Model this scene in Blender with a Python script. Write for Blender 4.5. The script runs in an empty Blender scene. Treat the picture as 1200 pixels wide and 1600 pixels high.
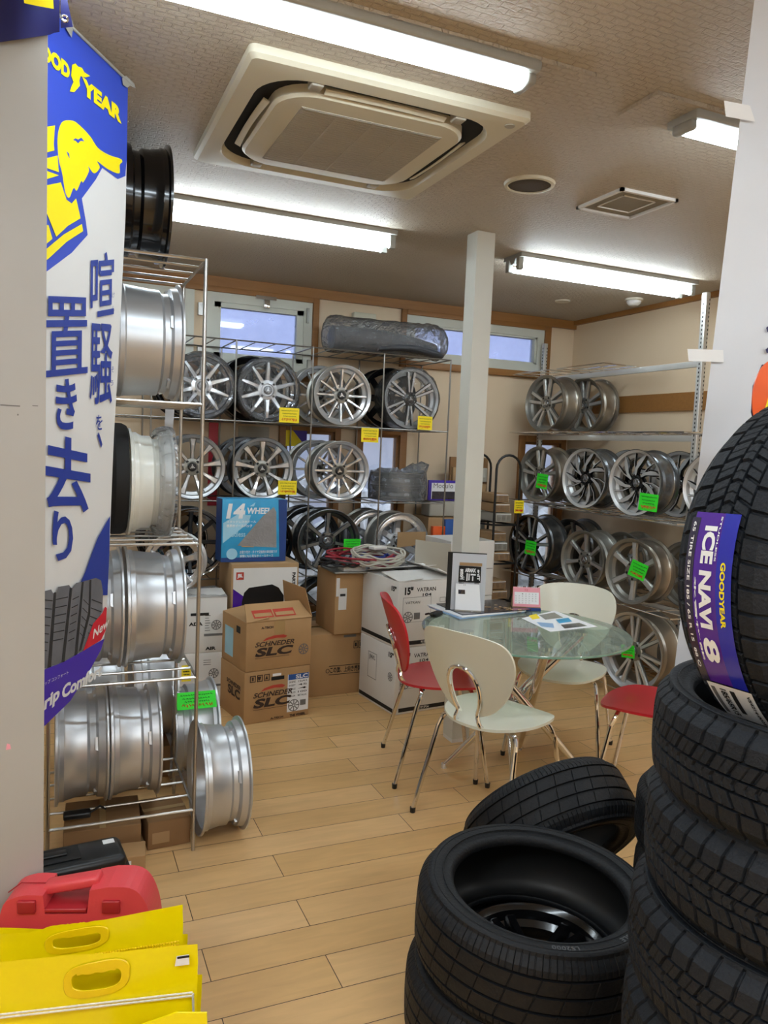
import bpy, bmesh, math, random
from mathutils import Vector, Matrix
from math import pi, sin, cos, radians as RD
random.seed(7)
SC = bpy.context.scene
COL = SC.collection
# ---------------------------------------------------------------- camera
H = 1.5
FPX = 1209.3
YAW, PIT, ROL = 0.40972724, -0.083553753, 0.042065410
_fw = Vector((sin(YAW)*cos(PIT), cos(YAW)*cos(PIT), sin(PIT)))
_r0 = Vector((cos(YAW), -sin(YAW), 0)); _u0 = _r0.cross(_fw)
_r = _r0*cos(ROL) + _u0*sin(ROL); _u = _u0*cos(ROL) - _r0*sin(ROL)
CO = Vector((0, 0, H))
cam_d = bpy.data.cameras.new('camera'); cam = bpy.data.objects.new('camera', cam_d); COL.objects.link(cam)
M = Matrix((_r, _u, -_fw)).transposed().to_4x4(); M.translation = CO
cam.matrix_world = M
cam_d.sensor_fit = 'VERTICAL'; cam_d.sensor_height = 36; cam_d.lens = FPX/1600*36
cam_d.clip_start = 0.05; cam_d.clip_end = 200
SC.camera = cam
def ray(x, y): return _fw*FPX + _r*(x-600) - _u*(y-800)
def onz(x, y, z): d = ray(x, y); return CO + d*((z-H)/d.z)
def ony(x, y, Y): d = ray(x, y); return CO + d*(Y/d.y)
def onx(x, y, X): d = ray(x, y); return CO + d*(X/d.x)
def onw(x, y, w): return CO + ray(x, y)*(w/FPX)
def onplane(x, y, P, N):
    d = ray(x, y); return CO + d*((P-CO).dot(N)/d.dot(N))
# ---------------------------------------------------------------- materials
def lin(c):
    if isinstance(c, str):
        c = c.lstrip('#'); c = [int(c[i:i+2], 16)/255 for i in (0, 2, 4)]
    return tuple(((v/12.92) if v <= .04045 else ((v+.055)/1.055)**2.4) for v in c)
def newmat(name):
    m = bpy.data.materials.new(name); m.use_nodes = True
    nt = m.node_tree; b = nt.nodes['Principled BSDF']
    return m, nt, b
def N(nt, t, **kw):
    n = nt.nodes.new(t)
    for k, v in kw.items():
        if k in n.inputs: n.inputs[k].default_value = v
        else: setattr(n, k, v)
    return n
def mat(name, col, rough=.5, metal=0., var=.06, vscale=6, bump=0., bscale=60, coat=0., emit=0., spec=None, stretch=(1,1,1), rvar=0.):
    m, nt, b = newmat(name)
    c = lin(col)
    b.inputs['Roughness'].default_value = rough; b.inputs['Metallic'].default_value = metal
    if coat: b.inputs['Coat Weight'].default_value = coat; b.inputs['Coat Roughness'].default_value = .08
    if spec is not None: b.inputs['Specular IOR Level'].default_value = spec
    tc = N(nt, 'ShaderNodeTexCoord'); mp = N(nt, 'ShaderNodeMapping'); mp.inputs['Scale'].default_value = stretch
    nt.links.new(tc.outputs['Object'], mp.inputs[0])
    no = N(nt, 'ShaderNodeTexNoise', Scale=vscale, Detail=4.)
    nt.links.new(mp.outputs[0], no.inputs['Vector'])
    mx = N(nt, 'ShaderNodeMix', data_type='RGBA')
    mx.inputs[6].default_value = tuple(max(0, v*(1-var*1.6)) for v in c)+(1,)
    mx.inputs[7].default_value = tuple(min(1, v*(1+var*1.6)) for v in c)+(1,)
    nt.links.new(no.outputs['Fac'], mx.inputs[0]); nt.links.new(mx.outputs[2], b.inputs['Base Color'])
    if rvar:
        mr = N(nt, 'ShaderNodeMapRange'); mr.inputs['To Min'].default_value = max(0, rough-rvar); mr.inputs['To Max'].default_value = rough+rvar
        nt.links.new(no.outputs['Fac'], mr.inputs[0]); nt.links.new(mr.outputs[0], b.inputs['Roughness'])
    if bump:
        n2 = N(nt, 'ShaderNodeTexNoise', Scale=bscale, Detail=3.); nt.links.new(mp.outputs[0], n2.inputs['Vector'])
        bp = N(nt, 'ShaderNodeBump', Strength=bump, Distance=.01); nt.links.new(n2.outputs['Fac'], bp.inputs['Height'])
        nt.links.new(bp.outputs[0], b.inputs['Normal'])
    if emit:
        b.inputs['Emission Color'].default_value = c+(1,); b.inputs['Emission Strength'].default_value = emit
    return m
def glassmat(name, tint, rough=.05, cover=.25, diff='#dfe8f0', ior=1.45, spec=1.0):
    # sheet glass / film: tinted transparency + a little haze + fresnel reflection
    m = bpy.data.materials.new(name); m.use_nodes = True; nt = m.node_tree
    for n in list(nt.nodes): nt.nodes.remove(n)
    out = N(nt, 'ShaderNodeOutputMaterial')
    tr = N(nt, 'ShaderNodeBsdfTransparent'); tr.inputs[0].default_value = lin(tint)+(1,)
    df = N(nt, 'ShaderNodeBsdfDiffuse'); df.inputs[0].default_value = lin(diff)+(1,)
    gl = N(nt, 'ShaderNodeBsdfGlossy'); gl.inputs['Roughness'].default_value = rough
    m1 = N(nt, 'ShaderNodeMixShader'); m2 = N(nt, 'ShaderNodeMixShader')
    fr = N(nt, 'ShaderNodeFresnel'); fr.inputs[0].default_value = ior
    no = N(nt, 'ShaderNodeTexNoise', Scale=8., Detail=3.); tc = N(nt, 'ShaderNodeTexCoord'); nt.links.new(tc.outputs['Object'], no.inputs['Vector'])
    mr = N(nt, 'ShaderNodeMapRange'); mr.inputs['To Min'].default_value = cover*.7; mr.inputs['To Max'].default_value = min(1, cover*1.3)
    nt.links.new(no.outputs['Fac'], mr.inputs[0]); nt.links.new(mr.outputs[0], m1.inputs[0])
    nt.links.new(tr.outputs[0], m1.inputs[1]); nt.links.new(df.outputs[0], m1.inputs[2])
    mu = N(nt, 'ShaderNodeMath', operation='MULTIPLY'); mu.inputs[1].default_value = spec
    nt.links.new(fr.outputs[0], mu.inputs[0]); nt.links.new(mu.outputs[0], m2.inputs[0])
    nt.links.new(m1.outputs[0], m2.inputs[1]); nt.links.new(gl.outputs[0], m2.inputs[2])
    nt.links.new(m2.outputs[0], out.inputs[0]); return m
def filmmat(name, tint='#f4f6fa', cover=.16, bs=28., st=.9):
    # crinkled clear plastic
    m = glassmat(name, tint, .12, cover, '#e8ecf2', 1.5, 1.0); nt = m.node_tree
    no = N(nt, 'ShaderNodeTexNoise', Scale=bs, Detail=5.); no.inputs['Distortion'].default_value = 1.5
    tc = N(nt, 'ShaderNodeTexCoord'); nt.links.new(tc.outputs['Object'], no.inputs['Vector'])
    bp = N(nt, 'ShaderNodeBump', Strength=st, Distance=.02); nt.links.new(no.outputs['Fac'], bp.inputs['Height'])
    for n in nt.nodes:
        if n.type in ('BSDF_GLOSSY', 'FRESNEL', 'BSDF_DIFFUSE'): nt.links.new(bp.outputs[0], n.inputs['Normal'])
    return m
MT = {}
def mk(k, *a, **kw): MT[k] = mat(k, *a, **kw); return MT[k]
mk('steel_wire', '#b4b2ae', .28, .95); mk('chrome', '#e6e6e6', .08, 1., var=.02)
mk('dark_wire', '#8d8a85', .3, .9)
mk('rim_silver', '#c4c6c9', .36, .72, var=.04, rvar=.04); mk('rim_bright', '#dcdddf', .2, .7, var=.03)
mk('rim_grey', '#96958f', .33, .7); mk('rim_dark', '#4a4b4d', .28, .8); mk('rim_chrome', '#c8cacf', .06, 1., var=.02)
mk('rim_black', '#0b0b0d', .18, .1, coat=.4); mk('rim_gunmetal', '#74777a', .25, .85); mk('machined', '#d4d5d6', .28, .5)
mk('rim_white', '#e9eae2', .32, .0, coat=.4); mk('rim_bronze', '#9a948a', .3, .85)
mk('hole_black', '#070707', .6); mk('cap_grey', '#8f9092', .25, .8)
mk('rubber', '#10151c', .66, spec=.35, bump=.25, bscale=180, var=.12); mk('rubber_worn', '#101216', .62, spec=.35, bump=.2, bscale=120, var=.15, vscale=14)
mk('rubber_inside', '#0f1011', .5); mk('tyre_lettering', '#45464a', .5)
mk('red_shell', '#c4242f', .33, coat=.25, var=.03); mk('white_shell', '#e3e3d2', .35, coat=.2, var=.02)
mk('white_shell_back', '#bdb8a4', .4)
mk('black_plastic', '#0f1012', .35, var=.1); mk('post_steel', '#cfcfcc', .3, .5); mk('black_matt', '#0d0d0e', .7)
mk('card', '#b08a5e', .8, var=.08, bump=.05, bscale=30); mk('card_dark', '#8d6a45', .85, var=.12); mk('card_white', '#dcdad6', .6, var=.04)
mk('card_inner', '#a88760', .85); mk('print_black', '#1c1a19', .7); mk('print_brown', '#3b2a20', .8); mk('print_red', '#b8402e', .7)
mk('print_grey', '#6e6c6a', .8); mk('paper', '#e9eaec', .6, var=.02); mk('paper_pink', '#e79aa6', .6); mk('tape_clear', '#a98a5c', .3)
mk('tag_yellow', '#f7dd1a', .6, var=.03); mk('tag_green', '#2be023', .6, var=.03); mk('ink_red', '#d22a1a', .6); mk('ink_black', '#15351a', .7)
mk('print_blue', '#2356a0', .5); mk('sky_blue', '#2f9ccd', .4, var=.2, vscale=9); mk('deep_blue', '#1b3f80', .4, var=.15); mk('pale_blue', '#9fd0e6', .4, var=.15)
mk('painted_post', '#cdcdc4', .42, var=.03); mk('partition', '#a5a39e', .45, var=.05, vscale=3)
mk('oak_trim', '#8f6233', .5, var=.12, vscale=5, stretch=(1, 1, 12)); mk('oak_trim_h', '#956734', .5, var=.12, vscale=5, stretch=(1, 14, 14))
mk('window_vinyl', '#c9cbc0', .45, var=.02); mk('appliance_cream', '#cfc9b4', .45, var=.02); mk('appliance_grey', '#aaa69a', .55, var=.02)
mk('lamp_body', '#9c9c96', .4, var=.02); mk('vent_grey', '#8a8478', .8); mk('speaker_grille', '#4e4741', .9, bump=.3, bscale=400)
mk('banner_blue', '#2f49b8', .42, var=.04, vscale=3); mk('banner_white', '#d3d3d2', .42, var=.03, vscale=3); mk('banner_yellow', '#f1de00', .42, var=.02)
mk('banner_ink', '#1c3590', .42); mk('banner_purple', '#3f28a0', .4); mk('banner_red', '#c41c30', .42); mk('banner_navy', '#131552', .32, var=.1)
mk('tread_print', '#62646a', .5, var=.25, vscale=14); mk('tread_groove', '#26282c', .5)
mk('vinyl_yellow', '#f2de04', .28, var=.03, coat=.2); mk('vinyl_handle', '#eccb08', .35); mk('stitch_white', '#e8e6dc', .7)
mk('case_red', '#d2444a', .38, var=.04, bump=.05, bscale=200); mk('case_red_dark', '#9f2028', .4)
mk('label_purple', '#4b1f94', .22, var=.15, vscale=10, coat=.5); mk('label_blue', '#1f27a8', .22, coat=.5); mk('label_dark', '#2b2740', .25, coat=.5)
mk('pop_orange', '#f05a1e', .3, var=.2, vscale=12); mk('pop_navy', '#241338', .3)
mk('cable_grey', '#b9b5a9', .5); mk('cable_red', '#8e2430', .45); mk('cable_blue', '#2b3c8c', .45); mk('cable_black', '#1b1a1c', .5)
mk('poster_white', '#c6c9cf', .35, var=.02, vscale=2); mk('strip_white', '#dadada', .35)
mk('magazine_dark', '#20222f', .18, var=.9, vscale=14, coat=.5); mk('magazine_blue', '#8fb4dc', .3, var=.2)
mk('dark_grey_mat', '#3d3f44', .6, var=.25, vscale=10); mk('foliage', '#c9cbc0', .9, var=.5, vscale=10, bump=.6, bscale=20)
mk('outdoor_ground', '#8b8a84', .9); mk('outdoor_wall', '#a9abb4', .9, var=.15, vscale=2); mk('bottle_teal', '#2aa7a0', .4)
mk('wall_rear', '#cbb391', .8)
MT['window_glass'] = glassmat('window_glass', '#c3cae0', .03, .30, '#c3cbe0', 1.5, 1.2)
MT['clear_glass'] = glassmat('clear_glass', '#f0f2f6', .02, .22, '#dfe3ee', 1.5, 1.)
MT['table_glass'] = glassmat('table_glass', '#c2dbcc', .03, .34, '#cbd8c6', 1.5, 1.0)
MT['glass_edge'] = glassmat('glass_edge', '#a8d8c4', .1, .5, '#a8dcc8', 1.5, 1.)
MT['film'] = filmmat('film', '#fafbfc', .035, 30., .7); MT['film_dense'] = filmmat('film_dense', '#eceef2', .14, 14., 1.8)
MT['film_window'] = filmmat('film_window', '#c9c2ae', .3, 20., .4)
def emitmat(name, col, st):
    m, nt, b = newmat(name); b.inputs['Emission Color'].default_value = lin(col)+(1,); b.inputs['Emission Strength'].default_value = st
    b.inputs['Base Color'].default_value = (.9, .9, .9, 1); return m
MT['tube_light'] = emitmat('tube_light', '#e2f1fb', 30.)
# floor planks: boards .147 deep running along x, .9 long, staggered
def floor_mat():
    m, nt, b = newmat('floor_planks'); L = nt.links.new
    tc = N(nt, 'ShaderNodeTexCoord'); mp = N(nt, 'ShaderNodeMapping'); mp.inputs['Location'].default_value = (FLX, FLY, 0)
    L(tc.outputs['Object'], mp.inputs[0])
    br = N(nt, 'ShaderNodeTexBrick'); br.offset = .37; br.offset_frequency = 2
    br.inputs['Scale'].default_value = 1.; br.inputs['Brick Width'].default_value = .905; br.inputs['Row Height'].default_value = .1475
    br.inputs['Mortar Size'].default_value = .0014; br.inputs['Mortar Smooth'].default_value = .2; br.inputs['Bias'].default_value = 0.
    br.inputs['Color1'].default_value = lin('#dcb37e')+(1,); br.inputs['Color2'].default_value = lin('#cfa56c')+(1,); br.inputs['Mortar'].default_value = lin('#3a2512')+(1,)
    L(mp.outputs[0], br.inputs['Vector'])
    m2 = N(nt, 'ShaderNodeMapping'); m2.inputs['Scale'].default_value = (2.2, 14, 1); L(tc.outputs['Object'], m2.inputs[0])
    no = N(nt, 'ShaderNodeTexNoise', Scale=2.5, Detail=6.); no.inputs['Distortion'].default_value = .6; L(m2.outputs[0], no.inputs['Vector'])
    n3 = N(nt, 'ShaderNodeTexNoise', Scale=3., Detail=4.); L(tc.outputs['Object'], n3.inputs['Vector'])
    mx = N(nt, 'ShaderNodeMix', data_type='RGBA', blend_type='MULTIPLY'); mx.inputs[0].default_value = 1.
    cr = N(nt, 'ShaderNodeMapRange'); cr.inputs['To Min'].default_value = .8; cr.inputs['To Max'].default_value = 1.12; L(no.outputs['Fac'], cr.inputs[0])
    c3 = N(nt, 'ShaderNodeMapRange'); c3.inputs['To Min'].default_value = .86; c3.inputs['To Max'].default_value = 1.1; L(n3.outputs['Fac'], c3.inputs[0])
    mu = N(nt, 'ShaderNodeMath', operation='MULTIPLY'); L(cr.outputs[0], mu.inputs[0]); L(c3.outputs[0], mu.inputs[1])
    L(br.outputs['Color'], mx.inputs[6]); L(mu.outputs[0], mx.inputs[7]); L(mx.outputs[2], b.inputs['Base Color'])
    b.inputs['Roughness'].default_value = .34
    bp = N(nt, 'ShaderNodeBump', Strength=.3, Distance=.002); bp.invert = True; L(br.outputs['Fac'], bp.inputs['Height']); L(bp.outputs[0], b.inputs['Normal'])
    return m
FLX, FLY = .15, .03
def paper_wall(name, c, brickw, brickh, strength, dist=.004, rough=.75, axes='XZ', c2=None):
    m, nt, b = newmat(name); L = nt.links.new
    tc = N(nt, 'ShaderNodeTexCoord'); sp = N(nt, 'ShaderNodeSeparateXYZ'); cb = N(nt, 'ShaderNodeCombineXYZ')
    L(tc.outputs['Object'], sp.inputs[0]); L(sp.outputs[axes[0]], cb.inputs[0]); L(sp.outputs[axes[1]], cb.inputs[1])
    br = N(nt, 'ShaderNodeTexBrick'); br.offset = .5
    br.inputs['Scale'].default_value = 1.; br.inputs['Brick Width'].default_value = brickw; br.inputs['Row Height'].default_value = brickh
    br.inputs['Mortar Size'].default_value = brickh*.12; br.inputs['Mortar Smooth'].default_value = .6
    no = N(nt, 'ShaderNodeTexNoise', Scale=90., Detail=3.); L(tc.outputs['Object'], no.inputs['Vector'])
    dn = N(nt, 'ShaderNodeTexNoise', Scale=25., Detail=2.); L(tc.outputs['Object'], dn.inputs['Vector'])
    vm = N(nt, 'ShaderNodeVectorMath', operation='SCALE'); vm.inputs['Scale'].default_value = .02; L(dn.outputs['Color'], vm.inputs[0])
    va = N(nt, 'ShaderNodeVectorMath', operation='ADD'); L(cb.outputs[0], va.inputs[0]); L(vm.outputs[0], va.inputs[1]); L(va.outputs[0], br.inputs['Vector'])
    ad = N(nt, 'ShaderNodeMath', operation='MULTIPLY_ADD'); L(br.outputs['Fac'], ad.inputs[0]); ad.inputs[1].default_value = -1.; L(no.outputs['Fac'], ad.inputs[2])
    bp = N(nt, 'ShaderNodeBump', Strength=strength, Distance=dist); L(ad.outputs[0], bp.inputs['Height']); L(bp.outputs[0], b.inputs['Normal'])
    cl = lin(c); n3 = N(nt, 'ShaderNodeTexNoise', Scale=1.5, Detail=3.); L(tc.outputs['Object'], n3.inputs['Vector'])
    mx = N(nt, 'ShaderNodeMix', data_type='RGBA'); mx.inputs[6].default_value = tuple(v*.93 for v in cl)+(1,); mx.inputs[7].default_value = tuple(min(1, v*1.06) for v in cl)+(1,)
    L(n3.outputs['Fac'], mx.inputs[0]); L(mx.outputs[2], b.inputs['Base Color']); b.inputs['Roughness'].default_value = rough
    return m
MT['floor'] = floor_mat()
MT['ceiling'] = paper_wall('ceiling_paper', '#bcb09e', .05, .022, 1., .006, .6, 'XY')
MT['wallpaper'] = paper_wall('wall_paper', '#dcc6a8', .03, .4, .12, .002, .7, 'XZ')
MT['wallpaper_r'] = paper_wall('wall_paper_side', '#dcc6a8', .03, .4, .12, .002, .7, 'YZ')
# ---------------------------------------------------------------- mesh builder
class MB:
    def __init__(s): s.v = []; s.f = []; s.m = []; s.sm = []
    def add(s, vs, fs, mi=0, smooth=False, T=None):
        o = len(s.v)
        s.v += [(T @ Vector(v)) if T is not None else Vector(v) for v in vs]
        s.f += [[i+o for i in f] for f in fs]; s.m += [mi]*len(fs); s.sm += [smooth]*len(fs); return s
    def box(s, a, b, mi=0, T=None, bev=0.):
        x0, y0, z0 = [min(a[i], b[i]) for i in range(3)]; x1, y1, z1 = [max(a[i], b[i]) for i in range(3)]
        if bev <= 0:
            vs = [(x, y, z) for z in (z0, z1) for y in (y0, y1) for x in (x0, x1)]
            return s.add(vs, [(0, 2, 3, 1), (4, 5, 7, 6), (0, 1, 5, 4), (2, 6, 7, 3), (0, 4, 6, 2), (1, 3, 7, 5)], mi, False, T)
        bm = bmesh.new(); bmesh.ops.create_cube(bm, size=1.)
        for v in bm.verts: v.co = ((v.co.x+.5)*(x1-x0)+x0, (v.co.y+.5)*(y1-y0)+y0, (v.co.z+.5)*(z1-z0)+z0)
        bmesh.ops.bevel(bm, geom=bm.edges[:], offset=min(bev, (x1-x0)*.45, (y1-y0)*.45, (z1-z0)*.45), segments=3, profile=.5, affect='EDGES')
        vs = [v.co.copy() for v in bm.verts]; fs = [[v.index for v in f.verts] for f in bm.faces]; bm.free()
        return s.add(vs, fs, mi, True, T)
    def tube(s, path, r, seg=10, mi=0, closed=False, caps=True, T=None):
        P = [Vector(p) for p in path]; n = len(P); rs = r if isinstance(r, (list, tuple)) else [r]*n
        tan = []
        for i in range(n):
            a = P[(i-1) % n] if (closed or i) else P[0]; b = P[(i+1) % n] if (closed or i < n-1) else P[-1]
            tan.append((b-a).normalized())
        up = Vector((0, 0, 1)) if abs(tan[0].z) < .9 else Vector((1, 0, 0))
        nrm = (up - tan[0]*up.dot(tan[0])).normalized(); vs = []
        for i in range(n):
            nrm = (nrm - tan[i]*nrm.dot(tan[i])); nrm = nrm.normalized() if nrm.length > 1e-6 else tan[i].orthogonal().normalized()
            bi = tan[i].cross(nrm)
            for k in range(seg):
                a = 2*pi*k/seg; vs.append(P[i] + (nrm*cos(a)+bi*sin(a))*rs[i])
        fs = []
        for i in range(n if closed else n-1):
            j = (i+1) % n
            for k in range(seg):
                k2 = (k+1) % seg; fs.append((i*seg+k, j*seg+k, j*seg+k2, i*seg+k2))
        s.add(vs, fs, mi, True, T)
        if caps and not closed:
            s.add([vs[k] for k in range(seg)], [tuple(range(seg))], mi, False, T); s.add([vs[(n-1)*seg+k] for k in range(seg)], [tuple(range(seg-1, -1, -1))], mi, False, T)
        return s
    def lathe(s, prof, seg=64, mi=0, axis='Z', closed=False, T=None, c=(0, 0, 0), smooth=True, mis=None):
        # prof: list of (r, h) along axis
        n = len(prof); vs = []
        for k in range(seg):
            a = 2*pi*k/seg
            for r, h in prof:
                if axis == 'Z': vs.append((c[0]+r*cos(a), c[1]+r*sin(a), c[2]+h))
                elif axis == 'Y': vs.append((c[0]+r*cos(a), c[1]+h, c[2]+r*sin(a)))
                else: vs.append((c[0]+h, c[1]+r*cos(a), c[2]+r*sin(a)))
        for i in range(n if closed else n-1):
            j = (i+1) % n
            fs = [(k*n+i, ((k+1) % seg)*n+i, ((k+1) % seg)*n+j, k*n+j) for k in range(seg)]
            o = len(s.v) if i == 0 else o
            if i == 0: s.add(vs, [], mi, smooth, T)
            s.f += [[q+o for q in f] for f in fs]; s.m += [mis[i] if mis else mi]*len(fs); s.sm += [smooth]*len(fs)
        return s
    def poly(s, pts, th=0., nrm=None, mi=0, T=None):
        # flat ngon (triangulated), optional thickness along nrm
        P = [Vector(p) for p in pts]; n = len(P)
        from mathutils.geometry import tessellate_polygon
        tri = tessellate_polygon([P])
        tri = [tuple(t) for t in tri]
        s.add(P, tri, mi, False, T)
        if th:
            d = Vector(nrm).normalized()*th; Q = [p+d for p in P]
            s.add(Q, tri, mi, False, T); s.add(P+Q, [(i, (i+1) % n, n+(i+1) % n, n+i) for i in range(n)], mi, False, T)
        return s
    def build(s, name, mats, parent=None, loc=None, fix=True):
        me = bpy.data.meshes.new(name); me.from_pydata([tuple(v) for v in s.v], [], s.f)
        if not isinstance(mats, (list, tuple)): mats = [mats]
        for m_ in mats: me.materials.append(MT[m_] if isinstance(m_, str) else m_)
        me.polygons.foreach_set('material_index', s.m); me.polygons.foreach_set('use_smooth', s.sm)
        if fix:
            bm = bmesh.new(); bm.from_mesh(me); bmesh.ops.recalc_face_normals(bm, faces=bm.faces); bm.to_mesh(me); bm.free()
        if any(s.sm): me.set_sharp_from_angle(angle=RD(32))
        me.update()
        o = bpy.data.objects.new(name, me); COL.objects.link(o)
        if parent is not None: o.parent = parent
        if loc is not None: o.location = loc
        return o
def tag(o, label=None, cat=None, group=None, kind=None):
    if label: o['label'] = label
    if cat: o['category'] = cat
    if group: o['group'] = group
    if kind: o['kind'] = kind
    return o
def thing(name, label, cat, loc=(0, 0, 0), rz=0., group=None, rot=None):
    o = bpy.data.objects.new(name, None); COL.objects.link(o); o.empty_display_size = .05
    o.location = loc; o.rotation_euler = rot if rot else (0, 0, rz)
    return tag(o, label, cat, group)
def struct(name, mb, m): o = mb.build(name, m); o['kind'] = 'structure'; return o
def dup(root, loc, rz=0., label=None, group=None, rot=None):
    r = root.copy(); COL.objects.link(r); r.location = loc; r.rotation_euler = rot if rot else (0, 0, rz)
    if label: r['label'] = label
    if group: r['group'] = group
    for ch in [c for c in bpy.data.objects if c.parent == root]:
        c = ch.copy(); COL.objects.link(c); c.parent = r
        for g in [q for q in bpy.data.objects if q.parent == ch]:
            d = g.copy(); COL.objects.link(d); d.parent = c
    return r
def cr(pts, n=6, closed=False):
    # catmull-rom through points
    P = [Vector(p) for p in pts]; m = len(P); out = []
    rng = range(m if closed else m-1)
    for i in rng:
        if closed: a, b, c, d = P[(i-1) % m], P[i], P[(i+1) % m], P[(i+2) % m]
        else: a, b, c, d = P[max(i-1, 0)], P[i], P[i+1], P[min(i+2, m-1)]
        for k in range(n):
            t = k/n
            out.append(.5*((2*b)+(c-a)*t+(2*a-5*b+4*c-d)*t*t+(-a+3*b-3*c+d)*t**3))
    if not closed: out.append(P[-1])
    return out
# ---------------------------------------------------------------- lettering
_tc = {}
def glyphs(txt, bold=0., sp=1., vert=False):
    key = (txt, bold, sp)
    if key in _tc: return _tc[key]
    cu = bpy.data.curves.new('t', 'FONT'); cu.body = txt; cu.size = 1.; cu.offset = bold; cu.space_character = sp; cu.resolution_u = 3
    ob = bpy.data.objects.new('t', cu); COL.objects.link(ob)
    dg = bpy.context.evaluated_depsgraph_get(); dg.update(); ev = ob.evaluated_get(dg); me = ev.to_mesh()
    vs = [(v.co.x, v.co.y) for v in me.vertices]; fs = [tuple(p.vertices) for p in me.polygons]
    ev.to_mesh_clear(); bpy.data.objects.remove(ob); bpy.data.curves.remove(cu)
    if vs:
        x0 = min(v[0] for v in vs); x1 = max(v[0] for v in vs); y0 = min(v[1] for v in vs); y1 = max(v[1] for v in vs)
    else: x0 = x1 = y0 = y1 = 0
    _tc[key] = (vs, fs, x0, x1, y0, y1); return _tc[key]
def letter(mb, txt, fn, u0, v0, u1, v1, mi=0, bold=0., sp=1., shear=0., keep=False):
    # stretch the word into the rectangle u0..u1, v0..v1 and map by fn(u,v)->3D
    vs, fs, x0, x1, y0, y1 = glyphs(txt, bold, sp)
    if not vs: return
    sx = (u1-u0)/max(1e-6, x1-x0); sy = (v1-v0)/max(1e-6, y1-y0)
    P = []
    for x, y in vs:
        v = v0+(y-y0)*sy; u = u0+(x-x0)*sx + shear*(v-v0); P.append(fn(u, v))
    mb.add(P, fs, mi)
# ---------------------------------------------------------------- alloy wheel
# local frame: axis along Y, face towards -Y, lowest point at z=0
def rim_mesh(name, R, W, mats, deep=0.):
    h = W/2
    o = [(-h, R-.004), (-h+.001, R), (-h+.007, R), (-h+.011, R-.014), (-h+.034, R-.018), (-h+.042, R-.036), (-h+.062, R-.038), (-h+.072, R-.026),
         (-h+.10, R-.026), (h-.034, R-.018), (h-.029, R-.014), (h-.014, R-.015), (h-.009, R), (h-.001, R), (h, R-.004)]
    i_ = [(h-.008, R-.012), (h-.016, R-.024), (h-.05, R-.027), (-h+.10, R-.033), (-h+.072, R-.046), (-h+.045, R-.044), (-h+.034, R-.026), (-h+.010, R-.020), (-h+.004, R-.009)]
    prof = [(r, y) for y, r in o+i_]
    mi = [0]*(len(o)) + [1]*4 + [2]*(len(i_)-4)
    mb = MB(); mb.lathe(prof, 72, axis='Y', closed=True, c=(0, 0, R), mis=mi)
    return mb
def spoke_mesh(st, R):
    # st: list of stations (r, angle offset, half width, y front, thickness)
    mb = MB(); vs = []
    for r, a, w, y, t in st:
        c, s_ = cos(a), sin(a); px, pz = s_*r, c*r; tx, tz = c, -s_
        for q, yy in ((-1., y+t), (-1., y+t*.35), (-.62, y), (.62, y), (1., y+t*.35), (1., y+t)):
            ww = w*(.8 if yy == y+t else 1)
            vs.append((px+tx*q*ww, yy, pz+tz*q*ww))
    n = len(st); fs = []; m = []
    for i in range(n-1):
        for k in range(6):
            k2 = (k+1) % 6; fs.append((i*6+k, i*6+k2, (i+1)*6+k2, (i+1)*6+k)); m.append(1 if k == 2 else 0)
    mb.add(vs, fs); mb.m = m; mb.sm = [False]*len(fs)
    mb.add([vs[i] for i in range(6)], [tuple(range(6))]); mb.add([vs[(n-1)*6+i] for i in range(6)], [tuple(range(6))])
    return mb
_ws = {}
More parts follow.
